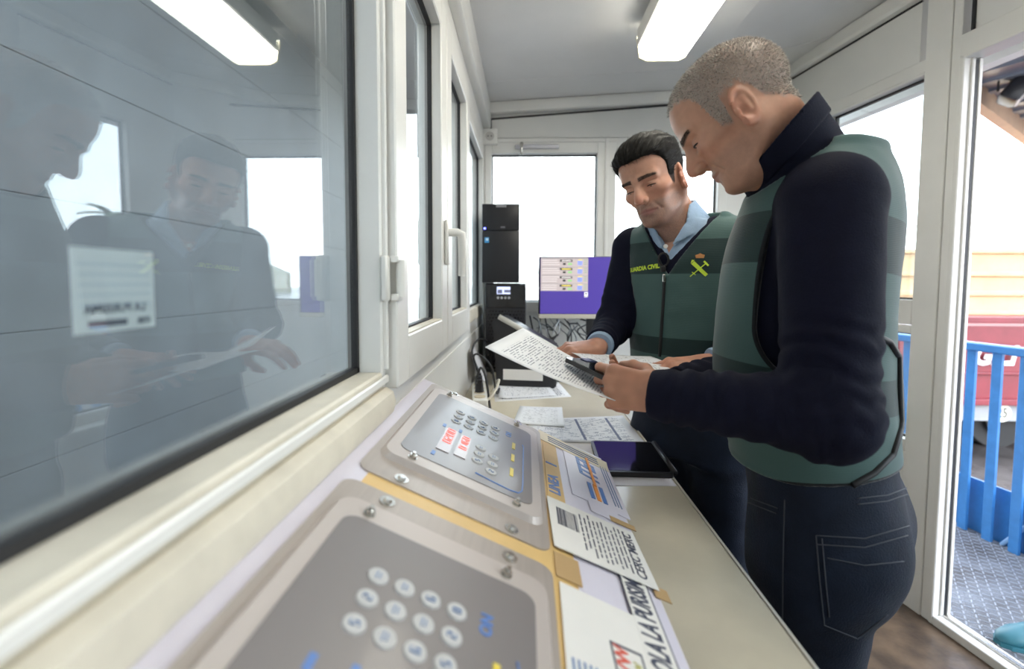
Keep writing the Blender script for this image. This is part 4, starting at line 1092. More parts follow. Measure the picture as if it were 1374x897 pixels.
def np_mesh(name, verts, faces, mats, cols=None, floats=None):
    """faces: (n,3) or (n,4) array"""
    me = bpy.data.meshes.new(name)
    n = len(faces); w = faces.shape[1]
    me.vertices.add(len(verts)); me.vertices.foreach_set('co', np.asarray(verts, np.float32).ravel())
    me.loops.add(n * w); me.loops.foreach_set('vertex_index', np.asarray(faces, np.int32).ravel())
    me.polygons.add(n); me.polygons.foreach_set('loop_start', np.arange(0, n * w, w, dtype=np.int32))
    me.polygons.foreach_set('use_smooth', np.ones(n, bool))
    me.update(calc_edges=True); me.validate()
    if cols is not None:
        a = me.color_attributes.new('Col', 'FLOAT_COLOR', 'POINT')
        c = np.ones((len(verts), 4), np.float32); c[:, :3] = cols; a.data.foreach_set('color', c.ravel())
    for k, v in (floats or {}).items():
        a = me.attributes.new(k, 'FLOAT', 'POINT'); a.data.foreach_set('value', np.asarray(v, np.float32))
    me.materials.append(mats)
    return me
def vnoise(P, s, seed=0):
    q = P * s + seed * 17.31
    i = np.floor(q).astype(np.int64); f = q - i; f = f * f * (3 - 2 * f)
    def h(a): 
        n = (a[:, 0] * 73856093) ^ (a[:, 1] * 19349663) ^ (a[:, 2] * 83492791)
        n = (n ^ (n >> 13)) * 1274126177
        return ((n ^ (n >> 16)) & 0xffff) / 65535.0
    r = 0
    for dx in (0, 1):
        for dy in (0, 1):
            for dz in (0, 1):
                w = (f[:, 0] if dx else 1 - f[:, 0]) * (f[:, 1] if dy else 1 - f[:, 1]) * (f[:, 2] if dz else 1 - f[:, 2])
                r = r + w * h(i + np.array([dx, dy, dz]))
    return r
def vnormals(v, q):
    n = np.zeros_like(v)
    a = np.cross(v[q[:, 2]] - v[q[:, 0]], v[q[:, 3]] - v[q[:, 1]]) if q.shape[1] == 4 else np.cross(v[q[:, 1]] - v[q[:, 0]], v[q[:, 2]] - v[q[:, 0]])
    for k in range(q.shape[1]): np.add.at(n, q[:, k], a)
    return n / np.maximum(np.linalg.norm(n, axis=1), 1e-12)[:, None]

# ---- head in its own frame: x sideways, y forward, z up; eyes at z = 0
def rotz(a): c, s = math.cos(a), math.sin(a); return np.array([[c, -s, 0], [s, c, 0], [0, 0, 1.0]])
def roty(a): c, s = math.cos(a), math.sin(a); return np.array([[c, 0, s], [0, 1, 0], [-s, 0, c]])
def rotx(a): c, s = math.cos(a), math.sin(a); return np.array([[1, 0, 0], [0, c, -s], [0, s, c]])
def skull_sdf(Q):
    d = ell(Q, (0, -0.012, 0.034), (0.075, 0.097, 0.083))
    d = smin(d, ell(Q, (0, 0.030, 0.040), (0.064, 0.060, 0.062)), 0.03)
    return d
def head_sdf(Q, hp):
    Q = Q.copy(); Q[:, 0] = np.abs(Q[:, 0])
    d = skull_sdf(Q)
    d = smin(d, ell(Q, (0, 0.030, -0.040), (0.060, 0.056, 0.062)), 0.03)            # mid face
    d = smin(d, ell(Q, (0, 0.048, -0.078), (0.040, 0.040, 0.034)), 0.03)            # muzzle
    d = smin(d, cap(Q, (hp.get('jaw', 0.053), -0.004, -0.058), (0.020, 0.068, -0.100), 0.014, 0.013), 0.03)  # jaw line
    d = smin(d, cap(Q, (0.058, -0.008, -0.010), (hp.get('jaw', 0.053), -0.004, -0.058), 0.012, 0.013), 0.03)
    d = smin(d, ell(Q, (0, 0.076, -0.101), (0.022, 0.016, 0.015)), 0.018)           # chin
    d = smin(d, ell(Q, (0.046, 0.056, -0.024), (0.020, 0.020, 0.016)), 0.025)       # cheekbone
    d = smin(d, cap(Q, (0.010, 0.091, 0.016), (0.046, 0.0735, 0.017), 0.0088, 0.0082), 0.014)   # brow ridge
    # eye socket, lids
    d = smax(d, -ell(Q, (0.031, 0.101, -0.003), (0.019, 0.017, 0.0125)), 0.014)
    d = smin(d, ell(Q, (0.031, 0.0725, -0.003), (0.0165, 0.0148, 0.0140)), 0.005)
    d = smax(d, -cap(Q, (0.017, 0.0905, 0.0050), (0.047, 0.0775, 0.0035), 0.0016, 0.0016), 0.004)
    d = smin(d, cap(Q, (0.018, 0.084, -0.018), (0.044, 0.074, -0.016), 0.004, 0.004), 0.010)  # lower lid bag
    # nose
    nl, nw = hp.get('nose', 0.120), hp.get('nosew', 1.0)
    d = smin(d, cap(Q, (0, 0.090, 0.010), (0, nl - 0.012, -0.022), 0.0075, 0.0090), 0.012)
    d = smin(d, ell(Q, (0, 0.094, -0.027), (0.0125 * nw, 0.020, 0.0185)), 0.010)
    d = smin(d, ell(Q, (0, nl - 0.009, -0.034), (0.0115 * nw, 0.0115, 0.0105)), 0.010)
    d = smin(d, ell(Q, (0.0130 * nw, nl - 0.021, -0.0385), (0.0080, 0.0115, 0.0085)), 0.004)
    d = smin(d, cap(Q, (0, nl - 0.014, -0.040), (0, 0.094, -0.046), 0.005, 0.005), 0.006)
    d = smax(d, -ell(Q, (0.0075 * nw, nl - 0.017, -0.0465), (0.0038, 0.0065, 0.0036)), 0.002)
    d = smax(d, -cap(Q, (0.021, 0.0935, -0.0400), (0.034, 0.0760, -0.0740), 0.0022, 0.0016), 0.008)
    d = smax(d, -ell(Q, (0.066, 0.040, -0.060), (0.012, 0.026, 0.022)), 0.02)
    # lips
    d = smin(d, cap(Q, (0, 0.0915, -0.0650), (0.023, 0.080, -0.0695), 0.0052, 0.0030), 0.006)
    d = smin(d, cap(Q, (0, 0.0895, -0.0765), (0.020, 0.080, -0.0735), 0.0062, 0.0030), 0.006)
    d = smax(d, -cap(Q, (0, 0.0995, -0.0708), (0.026, 0.0850, -0.0715), 0.0027, 0.0018), 0.002)
    d = smax(d, -cap(Q, (0, 0.098, -0.050), (0, 0.0985, -0.059), 0.003, 0.003), 0.004)
    d = smax(d, -ell(Q, (0, 0.099, -0.0885), (0.018, 0.008, 0.006)), 0.010)
    # ear
    R = rotz(-0.42) @ rotx(0.20)
    E = (Q - np.array([0.0750, 0.000, -0.020])) @ R / 0.98
    q2 = np.sqrt((E[:, 1] / 0.0175) ** 2 + (E[:, 2] / 0.0305) ** 2)
    ring = np.sqrt(((q2 - 1) * 0.020) ** 2 + (E[:, 0] - 0.005) ** 2) - 0.0042
    ring = np.where((E[:, 1] > 0.010) & (E[:, 2] < 0.012), 0.02, ring)
    ear = smin(ell(E, (0, 0, 0), (0.0045, 0.0165, 0.0295)), ring, 0.005)
    ear = smin(ear, cap(E, (0.003, -0.006, 0.014), (0.004, -0.008, -0.010), 0.0035, 0.0035), 0.005)
    ear = smax(ear, -ell(E, (0.0055, 0.004, -0.006), (0.0055, 0.0075, 0.0100)), 0.003)
    ear = smin(ear, ell(E, (0.003, 0.012, -0.006), (0.0045, 0.0050, 0.0065)), 0.004)
    ear = smin(ear, ell(E, (0.002, 0.004, -0.027), (0.0050, 0.0085, 0.0080)), 0.006)
    d = smin(d, ear * 0.98, 0.006)
    return d
def hairline(y):
    return np.interp(y, [-0.12, -0.075, -0.055, -0.038, -0.030, -0.020, 0.014, 0.018, 0.021, 0.038, 0.042, 0.052, 0.066, 0.080, 0.12],
                        [-0.062, -0.060, -0.045, -0.030, 0.000, 0.016, 0.016, -0.014, -0.030, -0.024, 0.034, 0.056, 0.068, 0.073, 0.073])
def head_colors(Q, hp):
    n = len(Q); ax = np.abs(Q[:, 0]); y = Q[:, 1]; z = Q[:, 2]
    base = np.array(hp['skin']); col = np.tile(base, (n, 1))
    nz = vnoise(Q, 180, 3) * 0.6 + vnoise(Q, 60, 5) * 0.4
    col *= (0.90 + 0.2 * nz)[:, None]
    def mix(m, c): 
        nonlocal col
        m = np.clip(m, 0, 1)[:, None]; col = col * (1 - m) + np.array(c) * m
    def bl(c, r): return np.exp(-(((ax - c[0]) / r[0]) ** 2 + ((y - c[1]) / r[1]) ** 2 + ((z - c[2]) / r[2]) ** 2))
    red = (base * np.array([1.10, 0.72, 0.68]))
    mix(0.3 * bl((0.045, 0.07, -0.03), (0.022, 0.03, 0.02)), red); mix(0.6 * bl((0, 0.118, -0.036), (0.014, 0.02, 0.014)), red)
    mix(0.35 * np.clip((ax - 0.075) / 0.006, 0, 1), red)
    # beard shadow
    st = np.clip((-0.044 - z) / 0.012, 0, 1) * np.clip((y + 0.005) / 0.02, 0, 1) * (0.4 + 0.6 * vnoise(Q, 900, 9))
    mix(hp.get('stubble', 0.4) * st, (0.13, 0.105, 0.10))
    mix(0.85 * np.clip(1.25 - ((ax / 0.026) ** 2 + ((z + 0.0708) / 0.0095) ** 2), 0, 1) * (y > 0.06), hp.get('lip', (0.34, 0.13, 0.11)))
    # brows
    bz = 0.0175 + 0.10 * (ax - 0.012) - 3.2 * (ax - 0.012) ** 2
    bm = np.clip((0.0062 - 0.05 * (ax - 0.012) - np.abs(z - bz)) / 0.0018, 0, 1) * np.clip((ax - 0.009) / 0.003, 0, 1) * np.clip((0.056 - ax) / 0.006, 0, 1) * (y > 0.04)
    mix(0.98 * bm * (0.7 + 0.3 * vnoise(Q, 500, 2)), hp['brow'])
    # scalp under the hair
    hm = np.clip((z - hairline(y) + 0.010 * (vnoise(Q, 120, 4) - 0.5)) / hp.get('fade', 0.006), 0, 1) * (ax < 0.0768 + 0.03 * (z > 0.03))
    mix(hp.get('scalp_amt', 0.8) * hm, hp['scalp'])
    return col, hm, bm

def strands(name, pts, nrmls, comb, length, width, color_fn, m, parent, lift=0.5, jitter=0.35, seed=1, bend=0.0):
    """tapering three-sided hairs in one mesh"""
    r = np.random.default_rng(seed); n = len(pts)
    d = nrmls * lift + comb * (1 - lift) + r.normal(0, jitter, (n, 3)) * 0.5
    d /= np.linalg.norm(d, axis=1)[:, None]
    L = length * (0.7 + 0.6 * r.random(n))[:, None]
    u = np.cross(d, r.normal(0, 1, (n, 3))); u /= np.linalg.norm(u, axis=1)[:, None]
    w = np.cross(d, u)
    root = pts - nrmls * 0.0008
    mid = root + d * L * 0.5; tip = root + d * L - nrmls * bend * L
    ring = [u, -0.5 * u + 0.866 * w, -0.5 * u - 0.866 * w]
    v = np.concatenate([root + q * width for q in ring] + [mid + q * width * 0.8 for q in ring] + [tip])
    i = np.arange(n); f = []
    for k in range(3):
        a, b = k, (k + 1) % 3
        f += [np.stack([i + a * n, i + b * n, i + (3 + b) * n], 1), np.stack([i + a * n, i + (3 + b) * n, i + (3 + a) * n], 1), np.stack([i + (3 + a) * n, i + (3 + b) * n, i + 6 * n], 1)]
    c = color_fn(r, n, pts); cols = np.concatenate([c] * 7)
    me = np_mesh(name, v, np.concatenate(f), m, cols)
    return link(bpy.data.objects.new(name, me), parent)

def attr_mat(name, rough, spec=0.4, sss=0.0, bump=0.0, bscale=400, aniso=0.0):
    m, nt, b = new_mat(name)
    a = N(nt, 'ShaderNodeAttribute', attribute_name='Col'); nt.links.new(a.outputs['Color'], b.inputs['Base Color'])
    b.inputs['Roughness'].default_value = rough; b.inputs['Specular IOR Level'].default_value = spec
    if sss:
        b.inputs['Subsurface Weight'].default_value = sss; b.inputs['Subsurface Radius'].default_value = (1, 0.35, 0.2); b.inputs['Subsurface Scale'].default_value = 0.006
    if bump:
        tc = N(nt, 'ShaderNodeTexCoord'); no = N(nt, 'ShaderNodeTexNoise', _Scale=bscale, _Detail=3.0); bp = N(nt, 'ShaderNodeBump', _Strength=bump, _Distance=0.001)
        nt.links.new(tc.outputs['Object'], no.inputs['Vector']); nt.links.new(no.outputs['Fac'], bp.inputs['Height']); nt.links.new(bp.outputs[0], b.inputs['Normal'])
    return m
M_SKIN = attr_mat('skin', 0.48, 0.4, 0.12, 0.25, 900)
M_HAIR = attr_mat('hair_strands', 0.62, 0.12)

def vest_mat(name, bands):
    """bands: heights where the two greens alternate, from the top (light first)"""
    m, nt, b = new_mat(name)
    a = N(nt, 'ShaderNodeAttribute', attribute_name='band'); t = N(nt, 'ShaderNodeAttribute', attribute_name='trim')
    cr = N(nt, 'ShaderNodeValToRGB'); cr.color_ramp.interpolation = 'CONSTANT'
    mr = N(nt, 'ShaderNodeMapRange'); mr.inputs['From Min'].default_value = 0.8; mr.inputs['From Max'].default_value = 1.7
    nt.links.new(a.outputs['Fac'], mr.inputs[0]); nt.links.new(mr.outputs[0], cr.inputs[0])
    light, dark = (0.058, 0.112, 0.106, 1), (0.016, 0.038, 0.038, 1)
    els = cr.color_ramp.elements
    bb = sorted(bands)
    k0 = len(bb) % 2
    els[0].position = 0.0; els[0].color = light if k0 == 0 else dark
    els[1].position = (bb[0] - 0.8) / 0.9; els[1].color = dark if k0 == 0 else light
    for i, z in enumerate(bb[1:]):
        e = els.new((z - 0.8) / 0.9); e.color = (light if (i % 2 == 0) == (k0 == 0) else dark)
    mx = N(nt, 'ShaderNodeMixRGB'); mx.inputs['Color2'].default_value = (0.008, 0.009, 0.012, 1)
    gt = N(nt, 'ShaderNodeMath', operation='GREATER_THAN'); gt.inputs[1].default_value = 0.5
    nt.links.new(t.outputs['Fac'], gt.inputs[0]); nt.links.new(gt.outputs[0], mx.inputs['Fac']); nt.links.new(cr.outputs[0], mx.inputs['Color1'])
    nt.links.new(mx.outputs[0], b.inputs['Base Color'])
    b.inputs['Roughness'].default_value = 0.72; b.inputs['Sheen Weight'].default_value = 0.25; b.inputs['Sheen Roughness'].default_value = 0.4; b.inputs['Specular IOR Level'].default_value = 0.3
    tc = N(nt, 'ShaderNodeTexCoord')
    wv = N(nt, 'ShaderNodeTexWave', wave_type='BANDS', bands_direction='Z', _Scale=110.0, _Distortion=0.5, _Detail=1.0)
    bp = N(nt, 'ShaderNodeBump', _Strength=0.22, _Distance=0.0012)
    nt.links.new(tc.outputs['Object'], wv.inputs['Vector']); nt.links.new(wv.outputs['Fac'], bp.inputs['Height']); nt.links.new(bp.outputs[0], b.inputs['Normal'])
    return m
M_NAVY = mat('navy_knit', (0.0075, 0.0085, 0.021), 0.8, var=0.15, vscale=30, bump=0.35, bscale=500, spec=0.12, sheen=0.0)
M_JEAN = mat('dark_denim', (0.012, 0.020, 0.040), 0.8, col2=(0.007, 0.011, 0.022), vscale=14, bump=0.4, bscale=350, spec=0.25, sheen=0.1)
M_SHIRT = mat('pale_blue_shirt', (0.30, 0.42, 0.58), 0.7, var=0.12, vscale=60, bump=0.15, bscale=400)
M_STITCH = mat('denim_stitch', (0.05, 0.055, 0.07), 0.7)
M_SHOE = mat('black_leather', (0.012, 0.012, 0.013), 0.35)
M_YTEXT = mat('yellow_green_print', (0.62, 0.80, 0.05), 0.5)
M_CROWN = mat('crown_print', (0.45, 0.20, 0.06), 0.5)

# ---- hands
def hand_parts(W, X, D, side, fl, thumb, scale=1.0, spread=(0.10, 0.02, -0.05, -0.13), fd=None):
    """W wrist, X towards the fingers, D back-of-hand normal, side 'L'/'R'; fl: flexions (deg) for index..little; thumb: list of 3 dirs in (X,R,D)"""
    X = nrm(X); D = np.asarray(D, float); D = nrm(D - X * (D @ X))
    R = np.cross(X, D) if side == 'L' else np.cross(D, X)
    W = np.asarray(W, float); s = scale
    def pt(x, r, d): return W + (X * x + R * r + D * d) * s
    caps = []
    mc = [(0.092, 0.029, 0.002), (0.096, 0.009, 0.004), (0.091, -0.011, 0.002), (0.083, -0.029, -0.002)]
    ln = [(0.042, 0.025, 0.021), (0.046, 0.029, 0.022), (0.042, 0.027, 0.022), (0.033, 0.020, 0.019)]
    rd = [(0.0098, 0.0090, 0.0082, 0.0070), (0.0102, 0.0092, 0.0084, 0.0072), (0.0096, 0.0088, 0.0080, 0.0068), (0.0085, 0.0078, 0.0070, 0.0060)]
    kn = []
    for i in range(4):
        m = pt(*mc[i])
        caps.append((pt(0.004, mc[i][1] * 0.62, 0.0), m, 0.0155 * s, 0.0118 * s, 0.011))
        caps.append((m + D * 0.0035 * s, m + D * 0.0036 * s, 0.0098 * s, 0.0098 * s, 0.006))
        a = 0.0; p = m
        for j in range(3):
            a += math.radians(fl[i][j])
            sp = spread[i]
            d = X * math.cos(a) * math.cos(sp) + R * math.sin(sp) - D * math.sin(a)
            d = nrm(d); q = p + d * ln[i][j] * s
            caps.append((p, q, rd[i][j] * s, rd[i][j + 1] * s, 0.004 if j else 0.006))
            p = q
    p = pt(0.018, 0.022, -0.006)
    tl = (0.046, 0.034, 0.026); tr = (0.0160, 0.0118, 0.0105, 0.0080)
    for j in range(3):
        t = nrm(thumb[j]); d = X * t[0] + R * t[1] + D * t[2]; q = p + d * tl[j] * s
        caps.append((p, q, tr[j] * s, tr[j + 1] * s, 0.012 if j == 0 else 0.006)); p = q
    caps.append((W - (X if fd is None else fd) * 0.07, pt(0.004, 0, 0), 0.027 * s, 0.0235 * s, 0.014))
    lo = np.min([np.minimum(c[0], c[1]) for c in caps], 0) - 0.03; hi = np.max([np.maximum(c[0], c[1]) for c in caps], 0) + 0.03
    def fn(P):
        d = None
        for a, b, ra, rb, k in caps:
            e = cap(P, a, b, ra, rb); d = e if d is None else smin(d, e, k)
        return d
    return fn, lo, hi

def combine(parts):
    vs_, fs, cs, off = [], [], [], 0
    for v, q, c in parts:
        vs_.append(v); fs.append(q + off); cs.append(c); off += len(v)
    return np.concatenate(vs_), np.concatenate(fs), np.concatenate(cs)

def project_mesh(o, bvh, M, direction, lift=0.0012):
    """lay a flat mesh (after M) onto a surface by casting along direction"""
    me = o.data; dirv = Vector(direction).normalized()
    for v in me.vertices:
        p = M @ Vector((v.co.x, v.co.y, 0)); hit, nn, _, _ = bvh.ray_cast(p, dirv, 1.0)
        v.co = (hit - dirv * lift) if hit is not None else p
    me.update()

def cloth(name, fn, lo, hi, h, m, parent, base, wr=0.0, wscale=18, floats=None, seed=0, dispf=None):
    v, q = polygonize(fn, lo, hi, h)
    n = vnormals(v, q)
    if wr:
        w = (vnoise(v, wscale, seed) - 0.5) + 0.5 * (vnoise(v, wscale * 2.3, seed + 1) - 0.5)
        v = v + n * (w * wr)[:, None]
    if dispf is not None: v = v + n * dispf(v)[:, None]
    fl = {k: f(v) for k, f in (floats or {}).items()}
    me = np_mesh(name, v - base, q, m, None, fl)
    o = link(bpy.data.objects.new(name, me), parent)
    bv = BVHTree.FromPolygons([Vector(p) for p in (v - base)], [tuple(f) for f in q.tolist()])
    return o, bv
# ================================================================ the two officers
CAM0 = np.array([0, 0, 1.30])
def cam_ray(px, py):
    d = np.array(fw) + np.array(rt) * (px - 687.0) / F_PX - np.array(up) * (py - 413.0) / F_PX
    return Vector(nrm(d))

def make_body(label, base, hc, hF, roll_, hp, neck1, torso, arms, hands, legs, nose=0.12):
    """hc head centre, hF (yaw facing 2d, pitch) -> body mesh with head, hands and everything under the clothes"""
    f2, pitch_ = hF
    f2 = nrm(V3(f2[0], f2[1], 0)); Z = V3(0, 0, 1)
    F = f2 * math.cos(pitch_) - Z * math.sin(pitch_); U = f2 * math.sin(pitch_) + Z * math.cos(pitch_)
    Rr = np.cross(F, U)
    c, s = math.cos(roll_), math.sin(roll_)           # positive roll lowers the person's right side
    Rr, U = Rr * c - U * s, U * c + Rr * s
    HM = np.stack([Rr, F, U], 1)
    hc = np.asarray(hc, float); neck1 = np.asarray(neck1, float)
    sc = hp.get('scale', 1.0)
    n0 = hc + HM @ V3(0, -0.022, -0.050)
    def toQ(P): return ((P - hc) @ HM) / sc
    nr = hp.get('neck', 0.054)
    nf = hc + HM @ V3(0, 0.035, -0.095)
    def fhead(P):
        d = head_sdf(toQ(P), hp) * sc
        nk = cap(P, n0, neck1, nr, nr + 0.008)
        nk = smin(nk, cap(P, nf, neck1 + (nf - n0) * 0.35, 0.030, 0.036), 0.03)
        return smin(d, nk, 0.022)
    lo = np.minimum(hc - 0.15, neck1 - 0.075); hi = np.maximum(hc + 0.15, neck1 + 0.075)
    hv, hq = polygonize(fhead, lo, hi, 0.0017)
    hcol, hm, bm_ = head_colors(toQ(hv), hp)
    hn = vnormals(hv, hq)
    parts = [(hv, hq, hcol)]
    for (W, X, D, side, fl, th, sc2, spr) in hands:
        S_, E_, W_ = arms[0] if side == 'L' else arms[1]
        fn, l2, h2 = hand_parts(W, X, D, side, fl, th, sc2, spr, nrm(W_ - E_))
        v, q = polygonize(fn, l2, h2, 0.0019)
        cc = np.tile(np.array(hp['skin']) * np.array([0.92, 0.84, 0.80]), (len(v), 1)) * (0.88 + 0.24 * vnoise(v, 90, 7))[:, None]
        parts.append((v, q, cc))
    def fbody(P):
        d = tube_sdf(P, torso, -0.018)
        for S, E, Wr in arms: d = smin(d, chain(P, [S, E, Wr], [0.045, 0.034, 0.024]), 0.03)
        for Hh, K, A in legs: d = smin(d, chain(P, [Hh, K, A], [0.075, 0.048, 0.035]), 0.03)
        return smin(d, cap(P, n0, neck1, 0.045, 0.055), 0.03)
    t = np.array([n[:3] for n in torso])
    allp = np.concatenate([t, np.array([p for a in arms for p in a]), np.array([p for a in legs for p in a])])
    bv_, bq = polygonize(fbody, allp.min(0) - 0.22, allp.max(0) + 0.1, 0.011)
    parts.append((bv_, bq, np.tile(np.array(hp['skin']), (len(bv_), 1))))
    v, q, c_ = combine(parts)
    me = np_mesh('person', v - base, q, M_SKIN, c_)
    o = bpy.data.objects.new('person', me); C.objects.link(o); o.location = base
    tag(o, label, 'person')
    # brow hairs
    r3 = np.random.default_rng(21); cand = np.where(bm_ > 0.55)[0]; sel = r3.choice(cand, 420)
    nn = hn[sel]; Ql = toQ(hv[sel]); sgn = np.sign(Ql[:, :1])
    cb = sgn * HM[:, 0][None] * 0.9 + HM[:, 2][None] * 0.25 - HM[:, 1][None] * 0.3
    bc = np.array(hp['brow'])
    strands('eyebrows', hv[sel] - base, nn, cb / np.linalg.norm(cb, axis=1)[:, None], 0.0055, 0.00035, lambda r, n, p: np.tile(bc * 0.7, (n, 1)) * (0.6 + 0.8 * r.random((n, 1))), M_HAIR, o, lift=0.22, jitter=0.25, seed=3)
    # downcast eyes: a sliver of eyeball under the lid and the lash line above it
    q_ = lambda p: hc + HM @ (np.asarray(p) * sc) - base
    for sx in (-1, 1):
        lid = lambda x, z: 0.0725 + 0.0148 * math.sqrt(max(0.02, 1 - ((x - 0.031) / 0.0165) ** 2 - ((z + 0.003) / 0.0140) ** 2))
        b = MB(); b.sph((0, 0, 0), 1.0, seg=20); R4 = Matrix([list(HM[0]) + [0], list(HM[1]) + [0], list(HM[2]) + [0], [0, 0, 0, 1]])
        Mx = Matrix.Translation(q_((sx * 0.0315, 0.0742, -0.0098))) @ R4
        eo = b.build('eye', M_EYE, o, smooth=True, M=Mx @ Matrix.Diagonal((0.0128 * sc, 0.0122 * sc, 0.0034 * sc, 1)))
        b = MB(); b.sph((0.05 * sx, 0.38, -0.05), 0.66, seg=16, s=(0.62, 1, 1.25)); b.build('iris', M_IRIS, eo, smooth=True)
        pts = []
        for k in range(11):
            t = k / 10; x = 0.0175 + 0.030 * t; z = -0.0080 + 0.0022 * math.sin(math.pi * t) - 0.0012 * t
            pts.append(q_((sx * x, lid(x, z) + 0.0008, z)))
        b = MB(); b.tube(pts, [0.0006, 0.001, 0.0013, 0.0015, 0.0016, 0.0016, 0.0016, 0.0016, 0.0015, 0.0013, 0.0008], seg=6); b.build('eyelashes', M_LASH, o, smooth=True)
    return o, dict(toQ=toQ, HM=HM, hc=hc, hv=hv, hn=hn, hm=hm, n0=n0, sc=sc)
M_EYE = mat('eye_white', (0.62, 0.56, 0.52), 0.15)
M_IRIS = mat('iris_brown', (0.03, 0.018, 0.011), 0.1)
M_LASH = mat('dark_lashes', (0.018, 0.012, 0.010), 0.7)

def arm_fn(P, S, E, W, r, cut):
    d = chain(P, [S, E, W], r, 0.03)
    dirv = nrm(np.asarray(W) - np.asarray(E))
    near = (P - np.asarray(W)) @ dirv
    return np.where(near > -0.05, smax(d, near - cut, 0.004), d)
def fold_disp(arms, amp=0.003, wl=0.034):
    def f(v):
        out = np.zeros(len(v))
        for (S, E, W) in arms:
            S, E, W = map(np.asarray, (S, E, W))
            for A, B, lo_, hi_, am in ((E, W, -0.1, 1.05, 1.0), (S, E, 0.55, 1.1, 0.9)):
                ax = B - A; L = np.linalg.norm(ax); t = (v - A) @ ax / L ** 2
                rad = np.linalg.norm((v - A) - t[:, None] * ax, axis=1)
                m = np.clip((t - lo_) / 0.15, 0, 1) * np.clip((hi_ - t) / 0.12, 0, 1) * np.clip((0.085 - rad) / 0.02, 0, 1)
                ph = t * L / wl * 6.283 + 7.0 * vnoise(v, 16, 3) + 3.0 * vnoise(v, 40, 8)
                out += am * amp * m * np.sin(ph) * (0.25 + 0.75 * vnoise(v, 12, 6))
        return out
    return f
def legs_fn(P, hips, legs, rads, butt):
    d = tube_sdf(P, hips, 0.004)
    for (Hh, K, A) in legs: d = smin(d, chain(P, [Hh, K, A], rads, 0.05), 0.05)
    for c in butt: d = smin(d, ell(P, c, (0.088, 0.088, 0.095)), 0.05)
    return d
def shoe(nm, a, f2, parent, base):
    f2 = nrm(V3(f2[0], f2[1], 0)); l2 = V3(-f2[1], f2[0], 0)
    a = np.asarray(a, float)
    def fn(P):
        d = cap(P, V3(a[0], a[1], 0.045) - f2 * 0.04, V3(a[0], a[1], 0.036) + f2 * 0.14, 0.045, 0.036)
        d = smin(d, cap(P, V3(a[0], a[1], 0.04), V3(a[0], a[1], 0.12), 0.044, 0.046), 0.03)
        return smax(d, 0.001 - P[:, 2], 0.004)
    cloth(nm, fn, a - np.array([0.22, 0.22, 0.1]), a + np.array([0.22, 0.22, 0.12]), 0.006, M_SHOE, parent, base)

# ------------------------------------------------------------ officer in front, in profile
def KS(x, y, z): return CAM0 + 1.075 * (V3(x, y, z) - CAM0)
B1 = np.array([0.56, 0.905, 0.0])
torso1 = [(*KS(x, y, z), a, b_, w) for x, y, z, a, b_, w in
          [(0.545, 0.845, 0.80, 0.172, 0.128, 42), (0.545, 0.845, 0.90, 0.176, 0.130, 42), (0.517, 0.84, 1.00, 0.166, 0.128, 40), (0.492, 0.84, 1.12, 0.170, 0.136, 38),
          (0.490, 0.84, 1.25, 0.180, 0.132, 36), (0.500, 0.84, 1.36, 0.184, 0.128, 35), (0.510, 0.838, 1.44, 0.168, 0.114, 34), (0.505, 0.832, 1.505, 0.120, 0.090, 33)]]
SL1, EL1, WL1 = KS(0.432, 0.680, 1.412), KS(0.390, 0.600, 1.128), KS(0.205, 0.692, 1.132)
SR1, ER1, WR1 = KS(0.605, 0.975, 1.42), KS(0.545, 0.985, 1.13), KS(0.30, 0.905, 1.098)
legs1 = [(KS(0.492, 0.775, 0.84), V3(0.51, 0.825, 0.46), V3(0.535, 0.83, 0.09)), (KS(0.585, 0.915, 0.84), V3(0.60, 0.99, 0.46), V3(0.615, 0.99, 0.09))]
hp1 = dict(skin=(0.55, 0.295, 0.20), stubble=0.22, lip=(0.36, 0.165, 0.135), brow=(0.035, 0.028, 0.024), scalp=(0.42, 0.355, 0.31), scalp_amt=0.8, nose=0.1215, jaw=0.055, neck=0.060, scale=0.985, fade=0.014)
hands1 = [
    (WL1 + V3(-0.002, 0.002, 0), (-0.80, 0.58, 0.02), (-0.50, -0.72, 0.30), 'L', [(24, 58, 34), (38, 74, 38), (44, 76, 40), (50, 74, 40)], [(0.62, 0.45, -0.62), (0.90, 0.20, -0.38), (0.96, -0.02, -0.26)], 0.93, (0.10, 0.02, -0.05, -0.13)),
    (WR1, (-0.90, -0.25, 0.05), (0.1, 0.45, -0.85), 'R', [(20, 25, 15)] * 4, [(0.9, 0.35, 0.1), (0.97, 0.15, 0.0), (0.98, 0.05, -0.05)], 0.95, (0.10, 0.02, -0.05, -0.13))]
NB1 = KS(0.478, 0.828, 1.482)
man1, H1 = make_body('grey-haired man in profile wearing a green vest over navy sweater, holding papers', B1, (0.370, 0.852, 1.600), ((-math.cos(math.radians(25)), math.sin(math.radians(25))), math.radians(38)), 0.0, hp1, NB1,
                     torso1, [(SL1, EL1, WL1), (SR1, ER1, WR1)], hands1, legs1)
